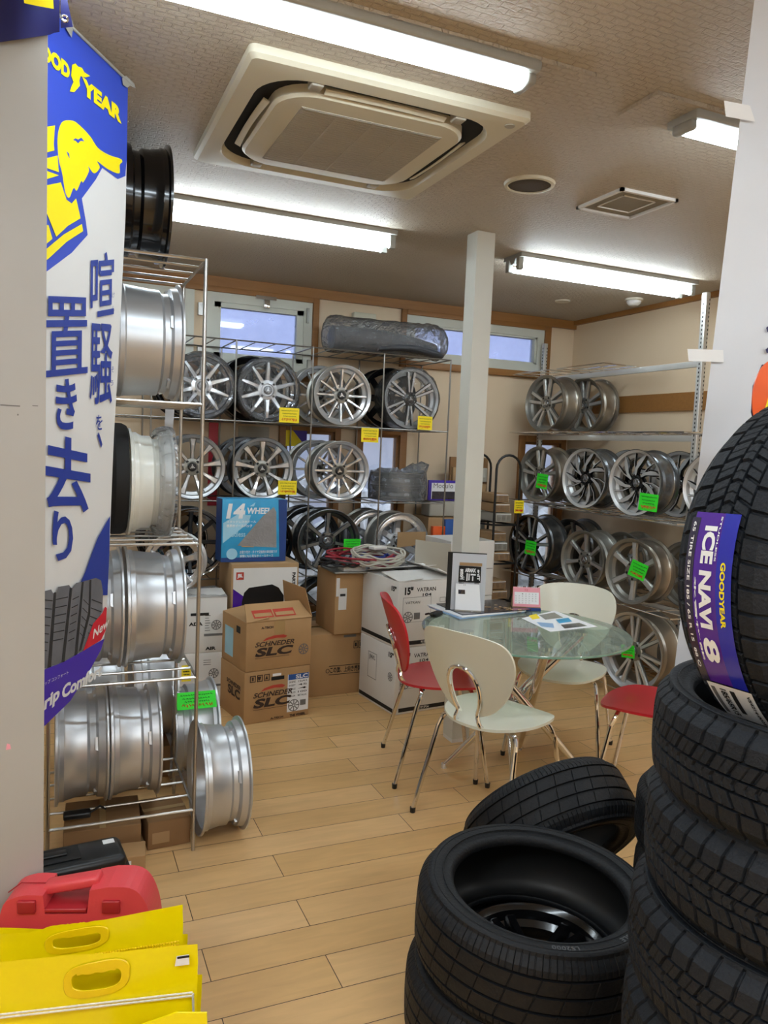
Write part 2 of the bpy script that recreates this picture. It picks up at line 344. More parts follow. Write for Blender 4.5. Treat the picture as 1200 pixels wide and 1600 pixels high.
def wheel(style, label, loc, rz=0., group=None, rot=None, cap=True, R=None, W=None):
    """style dict: n, pair, st(R,h) -> list of spoke station lists, mats (barrel, inner, lip, spoke, face, hub)"""
    S = STY[style]; R = R or S.get('R', .198); W = W or S.get('W', .17); key = (style, R, W)
    if key in _ws:
        return dup(_ws[key], loc, rz, label, group, rot)
    t = thing('alloy_wheel' if S.get('alloy', 1) else 'steel_wheel', label, 'wheel', loc, rz, group, rot)
    h = W/2; m = S['m']
    rim_mesh('rim', R, W, m).build('rim', m[:3], t)
    y0 = -h+S.get('dish', .02)          # plane of the spokes at the hub
    hub = MB(); hr = S.get('hub', .062)
    hub.lathe([(.0, y0+.05), (hr*.8, y0+.05), (hr, y0+.03), (hr, y0+.008), (hr*.93, y0+.002), (hr*.62, y0), (hr*.55, y0+.006), (.0, y0+.006)], 40, axis='Y', c=(0, 0, R))
    nb = S.get('bolts', 5)
    hub.build('hub', [m[5]], t)
    for k in range(nb):
        a = 2*pi*(k+.5)/nb; b = MB(); c = (sin(a)*hr*.78, 0, R+cos(a)*hr*.78)
        b.lathe([(.0, y0+.0005), (.0075, y0+.0005), (.0085, y0-.0015), (.0115, y0-.0015), (.0115, y0+.008)], 14, axis='Y', c=c, mis=[0, 0, 1, 1])
        b.build('bolt_hole', ['hole_black', m[5]], t)
    c = MB(); cr_ = S.get('capr', .027)
    c.lathe([(0., y0-.006), (cr_*.8, y0-.005), (cr_, y0-.001), (cr_, y0+.01)], 28, axis='Y', c=(0, 0, R))
    co = c.build('centre_cap', [S.get('cap', 'cap_grey')], t)
    lg = MB()
    for k in range(3): lg.box((-.3*cr_, y0-.0075, -.09*cr_), (.62*cr_, y0-.004, .09*cr_), T=Matrix.Translation((0, 0, R)) @ Matrix.Rotation(k*2*pi/3+.4, 4, 'Y'))
    lg.build('emblem', ['rim_bright' if S.get('cap', '') != 'rim_bright' else 'hole_black'], co)
    n = S['n']; base = []
    for st in S['st'](R, h, y0):
        o = spoke_mesh(st, R).build('spoke', [m[3], m[4]], t); o.location = (0, 0, R); base.append(o)
    for k in range(1, n):
        for b in base:
            c_ = b.copy(); COL.objects.link(c_); c_.parent = t; c_.rotation_euler = (0, 2*pi*k/n, 0)
    if S.get('rivets'):
        for k in range(30):
            a = 2*pi*k/30; b = MB(); cc = (sin(a)*(R-.044), 0, R+cos(a)*(R-.044))
            b.lathe([(0, -h+.016), (.004, -h+.018), (.004, -h+.03)], 8, axis='Y', c=cc); b.build('rivet', ['rim_bright'], t)
        b = MB(); b.lathe([(R-.02, -h+.03), (R-.038, -h+.024), (R-.055, -h+.026), (R-.055, -h+.04)], 64, axis='Y', c=(0, 0, R)); b.build('lip_ring', ['rim_bright'], t)
    _ws[key] = t; return t
def straight(w0, w1, th=.03, lift=.0, a=0., outer=.022):
    def f(R, h, y0):
        r0, r1 = .045, R-.026
        return [[(r0, 0, w0, y0+.004, th), (r0+.35*(r1-r0), a*.3, w0*.72+w1*.1, y0+.003-lift, th), (r0+.7*(r1-r0), a*.7, (w0+w1)*.45, y0*.55+(-h+outer)*.45-lift, th*.9), (r1, a, w1, -h+outer, th*.8)]]
    return f
def twin(w0, w1, spread0, spread1, th=.03, outer=.02):
    def f(R, h, y0):
        r0, r1 = .045, R-.024; out = []
        for s in (-1, 1):
            out.append([(r0, s*spread0, w0, y0+.003, th), (r0+.5*(r1-r0), s*(spread0*.35+spread1*.65), (w0+w1)*.5, y0-.001, th), (r1, s*spread1, w1, -h+outer, th*.8)])
        return out
    return f
def turbine(R, h, y0):
    r0, r1 = .04, R-.022
    return [[(r0, -.35, .008, y0+.004, .03), (.085, -.06, .016, y0-.002, .03), (.125, .14, .024, y0*.4+(-h+.02)*.6, .03), (.16, .27, .019, y0*.2+(-h+.018)*.8, .028), (r1, .37, .006, -h+.014, .022)],
            [(.06, -.30, .005, y0+.008, .016), (.12, -.24, .005, y0+.006, .016), (r1, -.10, .006, -h+.018, .016)]]
STY = {
 'ten_bright': dict(n=10, st=straight(.019, .009, .028, .004), m=['rim_black', 'rim_black', 'rim_chrome', 'rim_bright', 'rim_bright', 'rim_bright'], dish=.022, hub=.066, bolts=4, cap='cap_grey'),
 'twelve_silver': dict(n=12, st=straight(.011, .007, .03, .002), m=['rim_grey', 'rim_grey', 'rim_bright', 'rim_silver', 'rim_bright', 'rim_grey'], dish=.03, hub=.055, bolts=4, cap='black_plastic'),
 'nine_silver': dict(n=9, st=straight(.012, .024, .03, .002), m=['rim_dark', 'rim_black', 'rim_silver', 'rim_grey', 'rim_bright', 'rim_grey'], dish=.03, hub=.055, bolts=4, cap='black_plastic'),
 'black_twin': dict(n=6, st=twin(.010, .012, .17, .13, .028), m=['rim_black', 'rim_black', 'machined', 'rim_black', 'machined', 'rim_black'], dish=.024, hub=.05, bolts=5, cap='black_plastic', R=.205),
 'seven_dark': dict(n=7, st=straight(.016, .022, .03, .0), m=['rim_gunmetal', 'rim_dark', 'rim_gunmetal', 'rim_gunmetal', 'rim_grey', 'rim_gunmetal'], dish=.035, hub=.062, bolts=5, R=.215, W=.18),
 'mesh_dished': dict(n=6, st=straight(.030, .020, .03, -.01, outer=.045), m=['rim_grey', 'rim_grey', 'rim_bright', 'rim_silver', 'rim_silver', 'rim_silver'], dish=.06, hub=.055, bolts=4, rivets=1, R=.205, W=.19),
 'dark_chrome': dict(n=8, st=straight(.016, .014, .03, .0), m=['rim_dark', 'rim_black', 'rim_chrome', 'rim_dark', 'rim_dark', 'rim_black'], dish=.05, hub=.055, R=.215, W=.18),
 'plain_steel': dict(n=8, st=straight(.03, .02, .02, .0), alloy=0, m=['rim_black', 'rim_black', 'rim_black', 'rim_black', 'rim_black', 'rim_black'], dish=.05, hub=.06, R=.21, W=.17, cap='black_plastic'),
 'turbine_black': dict(n=7, st=turbine, m=['rim_gunmetal', 'rim_black', 'machined', 'rim_black', 'machined', 'rim_black'], dish=.02, hub=.05, R=.205, W=.17, cap='cap_grey'),
 'twin_grey': dict(n=5, st=twin(.014, .016, .22, .19, .03), m=['rim_bronze', 'rim_grey', 'rim_grey', 'rim_grey', 'rim_silver', 'rim_grey'], dish=.02, hub=.06, R=.205, W=.18),
 'seven_grey': dict(n=7, st=straight(.015, .020, .03, .0), m=['rim_grey', 'rim_dark', 'rim_grey', 'rim_grey', 'rim_silver', 'rim_grey'], dish=.025, hub=.06, R=.2, W=.17),
 'six_bronze': dict(n=6, st=straight(.022, .024, .03, .0), m=['rim_bronze', 'rim_grey', 'rim_grey', 'rim_grey', 'rim_silver', 'rim_grey'], dish=.025, hub=.062, R=.205, W=.17),
 'twin_polished': dict(n=5, st=twin(.013, .013, .2, .2, .03), m=['rim_gunmetal', 'rim_black', 'rim_chrome', 'rim_dark', 'machined', 'rim_dark'], dish=.02, hub=.06, R=.225, W=.19),
 'big_grey': dict(n=7, st=twin(.013, .013, .12, .13, .03), m=['rim_bronze', 'rim_grey', 'rim_silver', 'rim_grey', 'machined', 'rim_grey'], dish=.025, hub=.065, R=.245, W=.2),
 'barrel_silver': dict(n=5, st=straight(.02, .026, .03, .0), m=['rim_silver', 'rim_silver', 'rim_bright', 'rim_silver', 'rim_bright', 'rim_silver'], dish=.025, hub=.06, R=.22, W=.2),
 'barrel_white': dict(n=5, st=straight(.02, .026, .03, .0), m=['rim_white', 'rim_white', 'rim_white', 'rim_white', 'rim_white', 'rim_white'], dish=.025, hub=.06, R=.2, W=.165),
 'red_stripe_black': dict(n=5, st=twin(.012, .016, .18, .16, .03), m=['rim_black', 'rim_black', 'rim_black', 'rim_black', 'rim_black', 'rim_black'], dish=.03, hub=.06, R=.2, W=.17, cap='black_plastic'),
}
# ---------------------------------------------------------------- tyres
# local frame: axis along Z, lower sidewall at z=0
_tym = {}
def tyre_mesh(R, W, rb, kind, pitch=66):
    pitch = 50 if kind == 'winter' else 60
    key = (R, W, rb, kind)
    if key in _tym: return _tym[key]
    h = W/2
    if kind == 'winter':
        # across the tread: (v, groove?, lateral block zone id)
        vv = [(-1., 0, 3), (-.92, 0, 3), (-.78, 0, 3), (-.50, 0, 3), (-.488, 1, 0), (-.455, 1, 0), (-.443, 0, 2), (-.30, 0, 2), (-.16, 0, 2), (-.148, 1, 0), (-.115, 1, 0), (-.103, 0, 1), (0, 0, 1),
              (.103, 0, 1), (.115, 1, 0), (.148, 1, 0), (.16, 0, 2), (.30, 0, 2), (.443, 0, 2), (.455, 1, 0), (.488, 1, 0), (.50, 0, 3), (.78, 0, 3), (.92, 0, 3), (1., 0, 3)]
        skew = lambda v: pitch_a*(.3*max(0, abs(v)-.49)+(.62 if abs(v) > .485 else (.1+1.1*(abs(v)-.16) if abs(v) > .15 else (.3+.9*abs(v)))))
    else:
        vv = [(-1., 0, 3), (-.92, 0, 3), (-.8, 0, 3), (-.66, 0, 3), (-.65, 1, 0), (-.60, 1, 0), (-.59, 0, 4), (-.42, 0, 4), (-.25, 0, 4), (-.24, 1, 0), (-.18, 1, 0), (-.17, 0, 4), (0, 0, 4),
              (.17, 0, 4), (.18, 1, 0), (.24, 1, 0), (.25, 0, 4), (.42, 0, 4), (.59, 0, 4), (.60, 1, 0), (.65, 1, 0), (.66, 0, 3), (.8, 0, 3), (.92, 0, 3), (1., 0, 3)]
        skew = lambda v: .9*pitch_a*v*(1 if abs(v) < .6 else 0)
    pitch_a = 2*pi/pitch
    us = [0., .07, .14, .5, .56, .60, .93, 1.-.0001][:-1] if kind == 'winter' else [0., .05, .09, .5, .54, .58, .95]
    U = [(k, u) for k in range(pitch) for u in us]; nu = len(U)
    # profile: outside points from lower bead to upper bead, through the tread, and back inside
    def tz(v): return h + v*h*.90
    def trr(v): return R - .0045*v*v - .017*(max(0, abs(v)-.72)/.28)**1.6
    low = [(rb, h-h*.72), (rb+.004, h-h*.86), (rb+.014, h-h*.93), (rb+.022, h-h*.90), (rb+(R-rb)*.35, h-h*.99), (rb+(R-rb)*.6, h-h*1.0), (rb+(R-rb)*.66, h-h*1.0), (R-.030, h-h*.985), (R-.024, h-h*.975)]
    up = [(r, W-z) for r, z in reversed(low)]
    inn = [(rb+.003, W-(h-h*.70)), (rb+.02, W-(h-h*.84)), (R-.05, W-(h-h*.86)), (R-.022, h+h*.6), (R-.016, h), (R-.022, h-h*.6), (R-.05, h-h*.86), (rb+.02, h-h*.84), (rb+.003, h-h*.70)]
    cols = []
    for r, z in low: cols.append(('s', r, z))
    for v in vv: cols.append(('t', v, 0))
    for r, z in up: cols.append(('s', r, z))
    for r, z in inn: cols.append(('i', r, z))
    nc = len(cols); vs = []
    for k, u in U:
        for c in cols:
            if c[0] == 't':
                v, g, zone = c[1]; r = trr(v)
                a = (k+u)*pitch_a + skew(v); d = 0
                if g: d = .0075
                else:
                    w1 = u == us[1] or u == us[0]
                    if zone in (3,) and w1: d = .0065 if kind == 'winter' else .0022
                    if zone == 2 and w1: d = .006
                    if zone == 1 and (w1): d = .005
                    if zone == 4 and w1 and k % 2 == 0: d = .003
                    if kind == 'winter' and zone in (1, 2) and u == us[4]: d = .0022
                    if kind != 'winter' and zone == 3 and u == us[4]: d = .003
                r -= d; z = tz(v)
            else: r, z = c[1], c[2]; a = (k+u)*pitch_a + skew(1 if c[0] == 's' or True else 0)
            vs.append((r*cos(a), r*sin(a), z))
    fs = []; m = []; sm = []
    for i in range(nu):
        j = (i+1) % nu
        for c in range(nc):
            c2 = (c+1) % nc; fs.append((i*nc+c, j*nc+c, j*nc+c2, i*nc+c2))
            m.append(1 if (cols[c][0] == 'i' and cols[c2][0] == 'i') else 0); sm.append(not (cols[c][0] == 't' or cols[c2][0] == 't'))
    me = bpy.data.meshes.new('tyre'); me.from_pydata(vs, [], fs)
    me.materials.append(MT['rubber' if kind == 'winter' else 'rubber_worn']); me.materials.append(MT['rubber_inside'])
    me.polygons.foreach_set('material_index', m); me.polygons.foreach_set('use_smooth', sm)
    bm = bmesh.new(); bm.from_mesh(me); bmesh.ops.recalc_face_normals(bm, faces=bm.faces); bm.to_mesh(me); bm.free(); me.update()
    _tym[key] = me; return me
def tyre(label, loc, R=.31, W=.187, rb=.195, kind='winter', rot=(0, 0, 0), group=None, text=None, name='car_tyre'):
    me = tyre_mesh(R, W, rb, kind)
    o = bpy.data.objects.new(name, me); COL.objects.link(o); o.location = loc; o.rotation_euler = rot
    tag(o, label, 'tyre', group)
    # moulded ridges on the sidewall
    rg = MB()
    for rr in (rb+.030, R-.040): rg.lathe([(rr-.0015, W-.0005), (rr-.0008, W+.0012), (rr+.0008, W+.0012), (rr+.0015, W-.0005)], 96)
    rg.build('sidewall_ridge', ['rubber_worn'], o)
    if text:
        for s, a0, r0, hh in text:
            mb = MB(); vs, fs, x0, x1, y0, y1 = glyphs(s, .03, 1.15)
            k = hh/(y1-y0); P = []
            for x, y in vs:
                rr = r0+(y-y0)*k; a = a0-(x-(x0+x1)/2)*k/r0
                P.append((rr*cos(a), rr*sin(a), W+.0012))
            mb.add(P, fs); mb.build('raised_lettering', ['tyre_lettering'], o)
    return o
# ---------------------------------------------------------------- chairs and table
def make_chair(label, col, loc, rz, group='plywood shell chairs around the glass table'):
    t = thing('dining_chair', label, 'chair', loc, rz, group)
    # seat faces +Y locally
    mb = MB(); nr, na = 8, 48; top = []
    def edge(a):
        x = cos(a); y = sin(a); w = .215; d = .205
        k = (abs(x)**2.6+abs(y)**2.6)**(-1/2.6)
        yy = y*k*d; ww = w*(1.0 if yy > 0 else (1-.18*(yy/d)**2)); return x*k*ww, yy
    def zf(x, y): return .445 - .010*(1-(x/.2)**2) + .012*(y/.2)*0 - max(0, (y-.12))*.16 + max(0, abs(x)-.12)*.03
    for side, dz in ((0, 0), (1, -.011)):
        vs = [(0, 0, zf(0, 0)+dz)]
        for i in range(1, nr+1):
            for k in range(na):
                ex, ey = edge(2*pi*k/na); x, y = ex*i/nr, ey*i/nr; vs.append((x, y, zf(x, y)+dz))
        fs = [(0, 1+k, 1+(k+1) % na) for k in range(na)]
        for i in range(nr-1):
            for k in range(na): fs.append((1+i*na+k, 1+(i+1)*na+k, 1+(i+1)*na+(k+1) % na, 1+i*na+(k+1) % na))
        mb.add(vs, fs, 0, True); top.append(vs[-na:])
    mb.add(top[0]+top[1], [(k, (k+1) % na, na+(k+1) % na, na+k) for k in range(na)], 0, True)
    mb.build('seat', [col], t)
    # backrest: bent shell with an arched opening at the bottom
    zb = .472
    def bp(x, h_, off=0.):
        y = -.185 - .30*h_ - .10*h_*h_*0 + 1.1*x*x - off; return Vector((x, y, zb+h_*.93))
    o_ = cr([(-.05, 0, .0), (-.115, 0, .035), (-.175, 0, .11), (-.21, 0, .20), (-.217, 0, .285), (-.185, 0, .345), (-.10, 0, .368), (0, 0, .372), (.10, 0, .368), (.185, 0, .345), (.217, 0, .285), (.21, 0, .20), (.175, 0, .11), (.115, 0, .035), (.05, 0, .0)], 5)
    i_ = cr([(-.040, 0, .0), (-.052, 0, .03), (-.062, 0, .065), (-.068, 0, .105), (-.066, 0, .145), (-.056, 0, .178), (-.036, 0, .199), (0, 0, .210), (.036, 0, .199), (.056, 0, .178), (.066, 0, .145), (.068, 0, .105), (.062, 0, .065), (.052, 0, .03), (.040, 0, .0)], 5)
    K = 7; n = len(o_); mb = MB(); vs = []
    for off in (0, .010):
        for k in range(K+1):
            for a, b in zip(i_, o_):
                q = a.lerp(b, k/K); vs.append(bp(q.x, q.z, off))
    def id_(s, k, i): return s*(K+1)*n + k*n + i
    fs = []; mi = []
    for s in (0, 1):
        for k in range(K):
            for i in range(n-1): fs.append((id_(s, k, i), id_(s, k+1, i), id_(s, k+1, i+1), id_(s, k, i+1)))
    for i in range(n-1):
        fs.append((id_(0, 0, i), id_(1, 0, i), id_(1, 0, i+1), id_(0, 0, i+1))); fs.append((id_(0, K, i), id_(1, K, i), id_(1, K, i+1), id_(0, K, i+1)))
    for i in (0, n-1):
        for k in range(K): fs.append((id_(0, k, i), id_(0, k+1, i), id_(1, k+1, i), id_(1, k, i)))
    mb.add(vs, fs, 0, True); mb.build('backrest', [col], t)
    # chrome hoop carrying the back
    hp = [(-.062, -.10, .418), (-.062, -.165, .422), (-.060, -.20, .445)] + [tuple(bp(x*1.14, h_, .016)) for x, h_ in ((-.042, .01), (-.053, .045), (-.062, .085), (-.064, .125), (-.058, .165), (-.044, .196), (-.024, .213), (0, .219), (.024, .213), (.044, .196), (.058, .165), (.064, .125), (.062, .085), (.053, .045), (.042, .01))] + [(.060, -.20, .445), (.062, -.165, .422), (.062, -.10, .418)]
    mb = MB(); mb.tube(cr(hp, 5), .0085, 10); mb.build('back_hoop', ['chrome'], t)
    mb = MB(); mb.box((-.15, -.12, .415), (.15, -.105, .425)); mb.box((-.15, .10, .415), (.15, .115, .425)); mb.build('seat_bracket', ['chrome'], t)
    for sx in (-1, 1):
        for sy, fx, fy in ((1, .232, .185), (-1, .232, -.235)):
            y0 = .095 if sy > 0 else -.11
            pth = cr([(sx*.08, y0, .420), (sx*.15, y0*1.1, .420), (sx*.180, y0*1.15+.0*sy, .405), (sx*.193, y0*1.2+.012*sy, .36)], 5)[:-1] + [Vector((sx*.193, y0*1.2+.012*sy, .36)), Vector((sx*fx, fy, .012))]
            mb = MB(); mb.tube(pth, .0098, 10); lg = mb.build('leg', ['chrome'], t)
            c = MB(); c.tube([(sx*fx, fy, .0), (sx*fx, fy, .022)], [.0105, .0125], 10); c.build('foot_cap', ['black_plastic'], lg)
    return t
def make_table(loc, rz):
    t = thing('glass_table', 'round frosted glass table on crossed chrome tube legs beside the white post', 'table', loc, rz)
    mb = MB(); R = .472
    mb.lathe([(0, .700), (R-.002, .700), (R, .698)], 96, 0, smooth=False); mb.lathe([(R, .698), (R, .691), (R-.002, .689), (R-.03, .689)], 96, 1, smooth=False)
    mb.build('table_top', ['table_glass', 'glass_edge'], t, fix=True)
    for k in range(4):
        a = RD([145, 55, -35, -125][k]); a2 = a+pi
        f = Vector((.34*cos(a), .34*sin(a), .012)); u_ = Vector((.27*cos(a2+.35), .27*sin(a2+.35), .675))
        mb = MB(); mb.tube([f, f.lerp(u_, .5), u_], [.012, .02, .022], 16); lg = mb.build('leg', ['chrome'], t)
        c = MB(); c.tube([f-Vector((0, 0, .012)), f+Vector((0, 0, .01))], .014, 12); c.build('foot_cap', ['rim_bright'], lg)
        c = MB(); c.lathe([(0, .675), (.03, .675), (.03, .689), (0, .689)], 20, c=(u_.x, u_.y, 0)); c.build('glass_mount', ['chrome'], lg)
    mb = MB(); mb.lathe([(.02, .33), (.032, .335), (.032, .36), (.02, .365)], 20); mb.build('leg_clamp', ['chrome'], t)
    return t
# ---------------------------------------------------------------- wire rack
def wire_rack(label, x_posts, y0, y1, levels, loc=(0, 0, 0), nrods=3, r=.0048, ext=.02, name='wire_rack', m='steel_wire', rods_along='x', feet=True):
    t = thing(name, label, 'rack', (x_posts[0], y0, 0)); X0 = x_posts[0]
    for x in x_posts:
        for y in (y0, y1):
            mb = MB(); mb.tube([(x-X0, y-y0, 0), (x-X0, y-y0, max(levels)+ext)], r*1.25, 10)
            mb.build('post', [m], t)
    for z in levels:
        mb = MB(); xa, xb = x_posts[0]-X0, x_posts[-1]-X0
        for y in (0, y1-y0): mb.tube([(xa, y, z), (xb, y, z)], r, 8); 
        for i in range(len(x_posts)-1):
            a, b = x_posts[i]-X0, x_posts[i+1]-X0
            if rods_along == 'x':
                for k in range(1, nrods+1): mb.tube([(a, (y1-y0)*k/(nrods+1), z), (b, (y1-y0)*k/(nrods+1), z)], r*.85, 8)
            else:
                for k in range(1, nrods+1): mb.tube([(a+(b-a)*k/(nrods+1), 0, z), (a+(b-a)*k/(nrods+1), y1-y0, z)], r*.8, 8)
        for x in x_posts: mb.tube([(x-X0, 0, z), (x-X0, y1-y0, z)], r, 8)
        mb.build('shelf', [m], t)
    return t
# ---------------------------------------------------------------- cartons
class Carton:
    def __init__(s, label, loc, w, d, h, rz=0., m='card', name='cardboard_box', flaps=None, group=None, open_top=False, cat='box'):
        s.t = thing(name, label, cat, loc, rz, group); s.w, s.d, s.h = w, d, h; s.rz = rz
        mb = MB()
        if open_top:
            e = .004
            mb.box((0, 0, 0), (w, d, e)); mb.box((0, 0, 0), (w, e, h)); mb.box((0, d-e, 0), (w, d, h)); mb.box((0, 0, 0), (e, d, h)); mb.box((w-e, 0, 0), (w, d, h))
        else: mb.box((0, 0, 0), (w, d, h), bev=.004)
        mb.build('carton', [m], s.t); s.m = m
    def front(s, u, v, e=.0012): return Vector((u*s.w, -e, v*s.h))
    def left(s, u, v, e=.0012): return Vector((-e, (1-u)*s.d, v*s.h))
    def top(s, u, v, e=.0012): return Vector((u*s.w, v*s.d, s.h+e))
    def text(s, txt, face, u0, v0, u1, v1, m='print_black', bold=.02, shear=0., name='printed_text'):
        mb = MB(); f = getattr(s, face)
        items = txt if isinstance(txt, list) else [(txt, u0, v0, u1, v1)]
        for tx, a, b, c, d in items: letter(mb, tx, lambda u, v: f(u, v, .002), a, b, c, d, bold=bold, shear=shear)
        o = mb.build(name, [m], s.t, fix=False); return o
    def rect(s, face, u0, v0, u1, v1, m, name='printed_panel', e=.0012):
        mb = MB(); f = getattr(s, face); mb.add([f(u0, v0, e), f(u1, v0, e), f(u1, v1, e), f(u0, v1, e)], [(0, 1, 2, 3)]); return mb.build(name, [m], s.t, fix=False)
    def shape(s, face, pts, m, name='printed_mark', e=.0014):
        mb = MB(); f = getattr(s, face); mb.poly([f(u, v, e) for u, v in pts], mi=0); return mb.build(name, [m], s.t, fix=False)
    def frame(s, face, u0, v0, u1, v1, t_, m, name='printed_frame'):
        mb = MB(); f = getattr(s, face); tv = t_*s.w/s.h
        for a, b, c, d in ((u0, v0, u1, v0+tv), (u0, v1-tv, u1, v1), (u0, v0, u0+t_, v1), (u1-t_, v0, u1, v1)):
            mb.add([f(a, b), f(c, b), f(c, d), f(a, d)], [(0, 1, 2, 3)])
        return mb.build(name, [m], s.t, fix=False)
    def wheelmark(s, face, u, v, r, m='print_grey', name='printed_wheel_mark'):
        mb = MB(); f = getattr(s, face); wd = s.w if face == 'front' else s.d
        def q(rr, a): return f(u+rr*cos(a)/wd, v+rr*sin(a)/s.h, .0016)
        for k in range(24):
            a, b = 2*pi*k/24, 2*pi*(k+1)/24; mb.add([q(r, a), q(r, b), q(r*.86, b), q(r*.86, a)], [(0, 1, 2, 3)])
        for k in range(8):
            a = 2*pi*k/8; mb.add([q(r*.15, a-.5), q(r*.9, a-.1), q(r*.9, a+.1), q(r*.15, a+.5)], [(0, 1, 2, 3)])
        return mb.build(name, [m], s.t, fix=False)
    def flap(s, hinge, length, ang, m=None, taper=0.):
        # hinge: 'front','back','left','right'; ang: 0 = flat over the box, 90 = upright, >90 = outwards
        w, d, h = s.w, s.d, s.h; mb = MB(); a = RD(ang); c, q = cos(a)*length, sin(a)*length; e = taper
        if hinge == 'front': P = [(0, 0, h), (w, 0, h), (w-e, c, h+q), (e, c, h+q)]
        if hinge == 'back': P = [(0, d, h), (w, d, h), (w-e, d-c, h+q), (e, d-c, h+q)]
        if hinge == 'left': P = [(0, 0, h), (0, d, h), (c, d-e, h+q), (c, e, h+q)]
        if hinge == 'right': P = [(w, 0, h), (w, d, h), (w-c, d-e, h+q), (w-c, e, h+q)]
        P = [Vector(p)+Vector((0, 0, .001)) for p in P]; n = (P[1]-P[0]).cross(P[3]-P[0]).normalized()*.003
        mb.add(P+[p+n for p in P], [(0, 1, 2, 3), (4, 5, 6, 7), (0, 1, 5, 4), (1, 2, 6, 5), (2, 3, 7, 6), (3, 0, 4, 7)])
        return mb.build('flap', [m or s.m], s.t)
def price_tag(label, p, w, h_, m, nrm=(0, -1, 0), roll=0., hue='ink_red', group='handwritten price tags', seed=0):
    # small card hung on a wheel; centre p, facing nrm
    n = Vector(nrm).normalized(); x = Vector((0, 0, 1)).cross(n)
    x = x.normalized() if x.length > .01 else Vector((1, 0, 0)); z = n.cross(x)
    Mx = Matrix((x, -n, z)).transposed().to_4x4() @ Matrix.Rotation(roll, 4, 'Y'); Mx.translation = p
    o = MB().box((-w/2, -.0008, -h_/2), (w/2, .0008, h_/2)).build('price_tag', [m]); o.matrix_world = Mx
    tag(o, label, 'price tag', group)
    rnd = random.Random(seed); 
    for (mm, rows, hh, nm) in (('ink_black', ((.30, .8), (.10, .7), (-.08, .6)), .05, 'handwriting'), (hue, ((-.30, .75),), .12, 'price_handwriting')):
        k = MB()
        for r, ww in rows:
            u = -w*ww/2
            while u < w*ww/2:
                l = rnd.uniform(.03, .07)*w; a = rnd.uniform(-.8, .8)
                zc = r*h_; k.tube([(u, -.0016, zc-hh*h_*.6*a), (u+l*.5, -.0016, zc+hh*h_*.9), (u+l, -.0016, zc-hh*h_*rnd.uniform(0, .9))], .0011 if hh < .1 else .0017, 4, caps=False); u += l*1.5
        q = k.build(nm, [mm], o)
    return o
# ================================================================ ROOM SHELL
CZ = 2.569; BY = 5.24; RX = 3.88; LX = -2.2; RY = -2.4
struct('floor', MB().box((LX, RY, -.05), (RX+.1, BY+.1, 0)), 'floor')
struct('ceiling', MB().box((LX, RY, CZ), (RX+.1, BY+.1, CZ+.05)), 'ceiling')
holes = [(.12, .86, 1.99, 2.47), (.93, 1.665, 1.99, 2.47), (2.385, 3.585, 2.14, 2.47), (1.50, 1.86, .35, 1.59), (2.07, 2.37, .35, 1.59), (3.46, 3.80, .35, 1.59)]
xs = sorted({LX, RX}|{h[0] for h in holes}|{h[1] for h in holes}); zs = sorted({0, CZ}|{h[2] for h in holes}|{h[3] for h in holes})
mb = MB()
for a, b in zip(xs, xs[1:]):
    z0 = 0
    segs = []
    for c, d in zip(zs, zs[1:]):
        inside = any(h[0] <= a+1e-6 and b <= h[1]+1e-6 and h[2] <= c+1e-6 and d <= h[3]+1e-6 for h in holes)
        if not inside:
            if segs and abs(segs[-1][1]-c) < 1e-6: segs[-1][1] = d
            else: segs.append([c, d])
    for c, d in segs: mb.box((a, BY, c), (b, BY+.1, d))
struct('wall_back', mb, 'wallpaper')
struct('wall_right', MB().box((RX, RY, 0), (RX+.1, BY+.1, CZ)), 'wallpaper_r')
struct('wall_left', MB().box((LX-.1, RY, 0), (LX, BY+.1, CZ)), 'wall_rear')
struct('wall_front', MB().box((LX, RY-.1, 0), (RX, RY, CZ)), 'wall_rear')
# timber trims
struct('trim_1', MB().box((LX, BY-.03, 2.505), (RX, BY, CZ)), 'oak_trim_h')
struct('trim_2', MB().box((RX-.03, RY, 2.535), (RX, BY-.03, CZ)), 'oak_trim_h')
struct('trim_3', MB().box((RX-.018, RY, 1.825), (RX, 5.02, 1.945)), 'oak_trim_h')
n_ = 4
for x0, x1, z0, z1 in ((1.668, 1.712, 1.93, 2.505), (2.345, 2.384, 2.09, 2.505), (3.588, 3.645, 0, 2.505) and (3.588, 3.645, 2.09, 2.505), (1.455, 1.50, .3, 1.64), (1.86, 1.905, .3, 1.64), (2.025, 2.07, .3, 1.64), (2.37, 2.425, .3, 1.64), (3.80, 3.85, .3, 1.64), (3.41, 3.46, .3, 1.64)):
    struct('trim_%d' % n_, MB().box((x0, BY-.03, z0), (x1, BY, z1), bev=.003), 'oak_trim'); n_ += 1
for x0, x1, z0, z1 in ((0, 1.668, 2.47, 2.505), (2.384, 3.588, 2.47, 2.505), (.0, 1.668, 1.93, 1.99), (2.384, 3.588, 2.09, 2.14), (1.50, 1.86, 1.59, 1.64), (2.07, 2.37, 1.59, 1.64), (3.46, 3.80, 1.59, 1.64), (1.50, 1.86, .3, .35), (2.07, 2.37, .3, .35), (3.46, 3.80, .3, .35)):
    struct('trim_%d' % n_, MB().box((x0, BY-.035, z0), (x1, BY, z1), bev=.003), 'oak_trim_h'); n_ += 1
struct('baseboard_back', MB().box((LX, BY-.015, 0), (RX, BY, .07)), 'oak_trim_h')
struct('baseboard_right', MB().box((RX-.015, RY, 0), (RX, BY-.015, .07)), 'oak_trim_h')
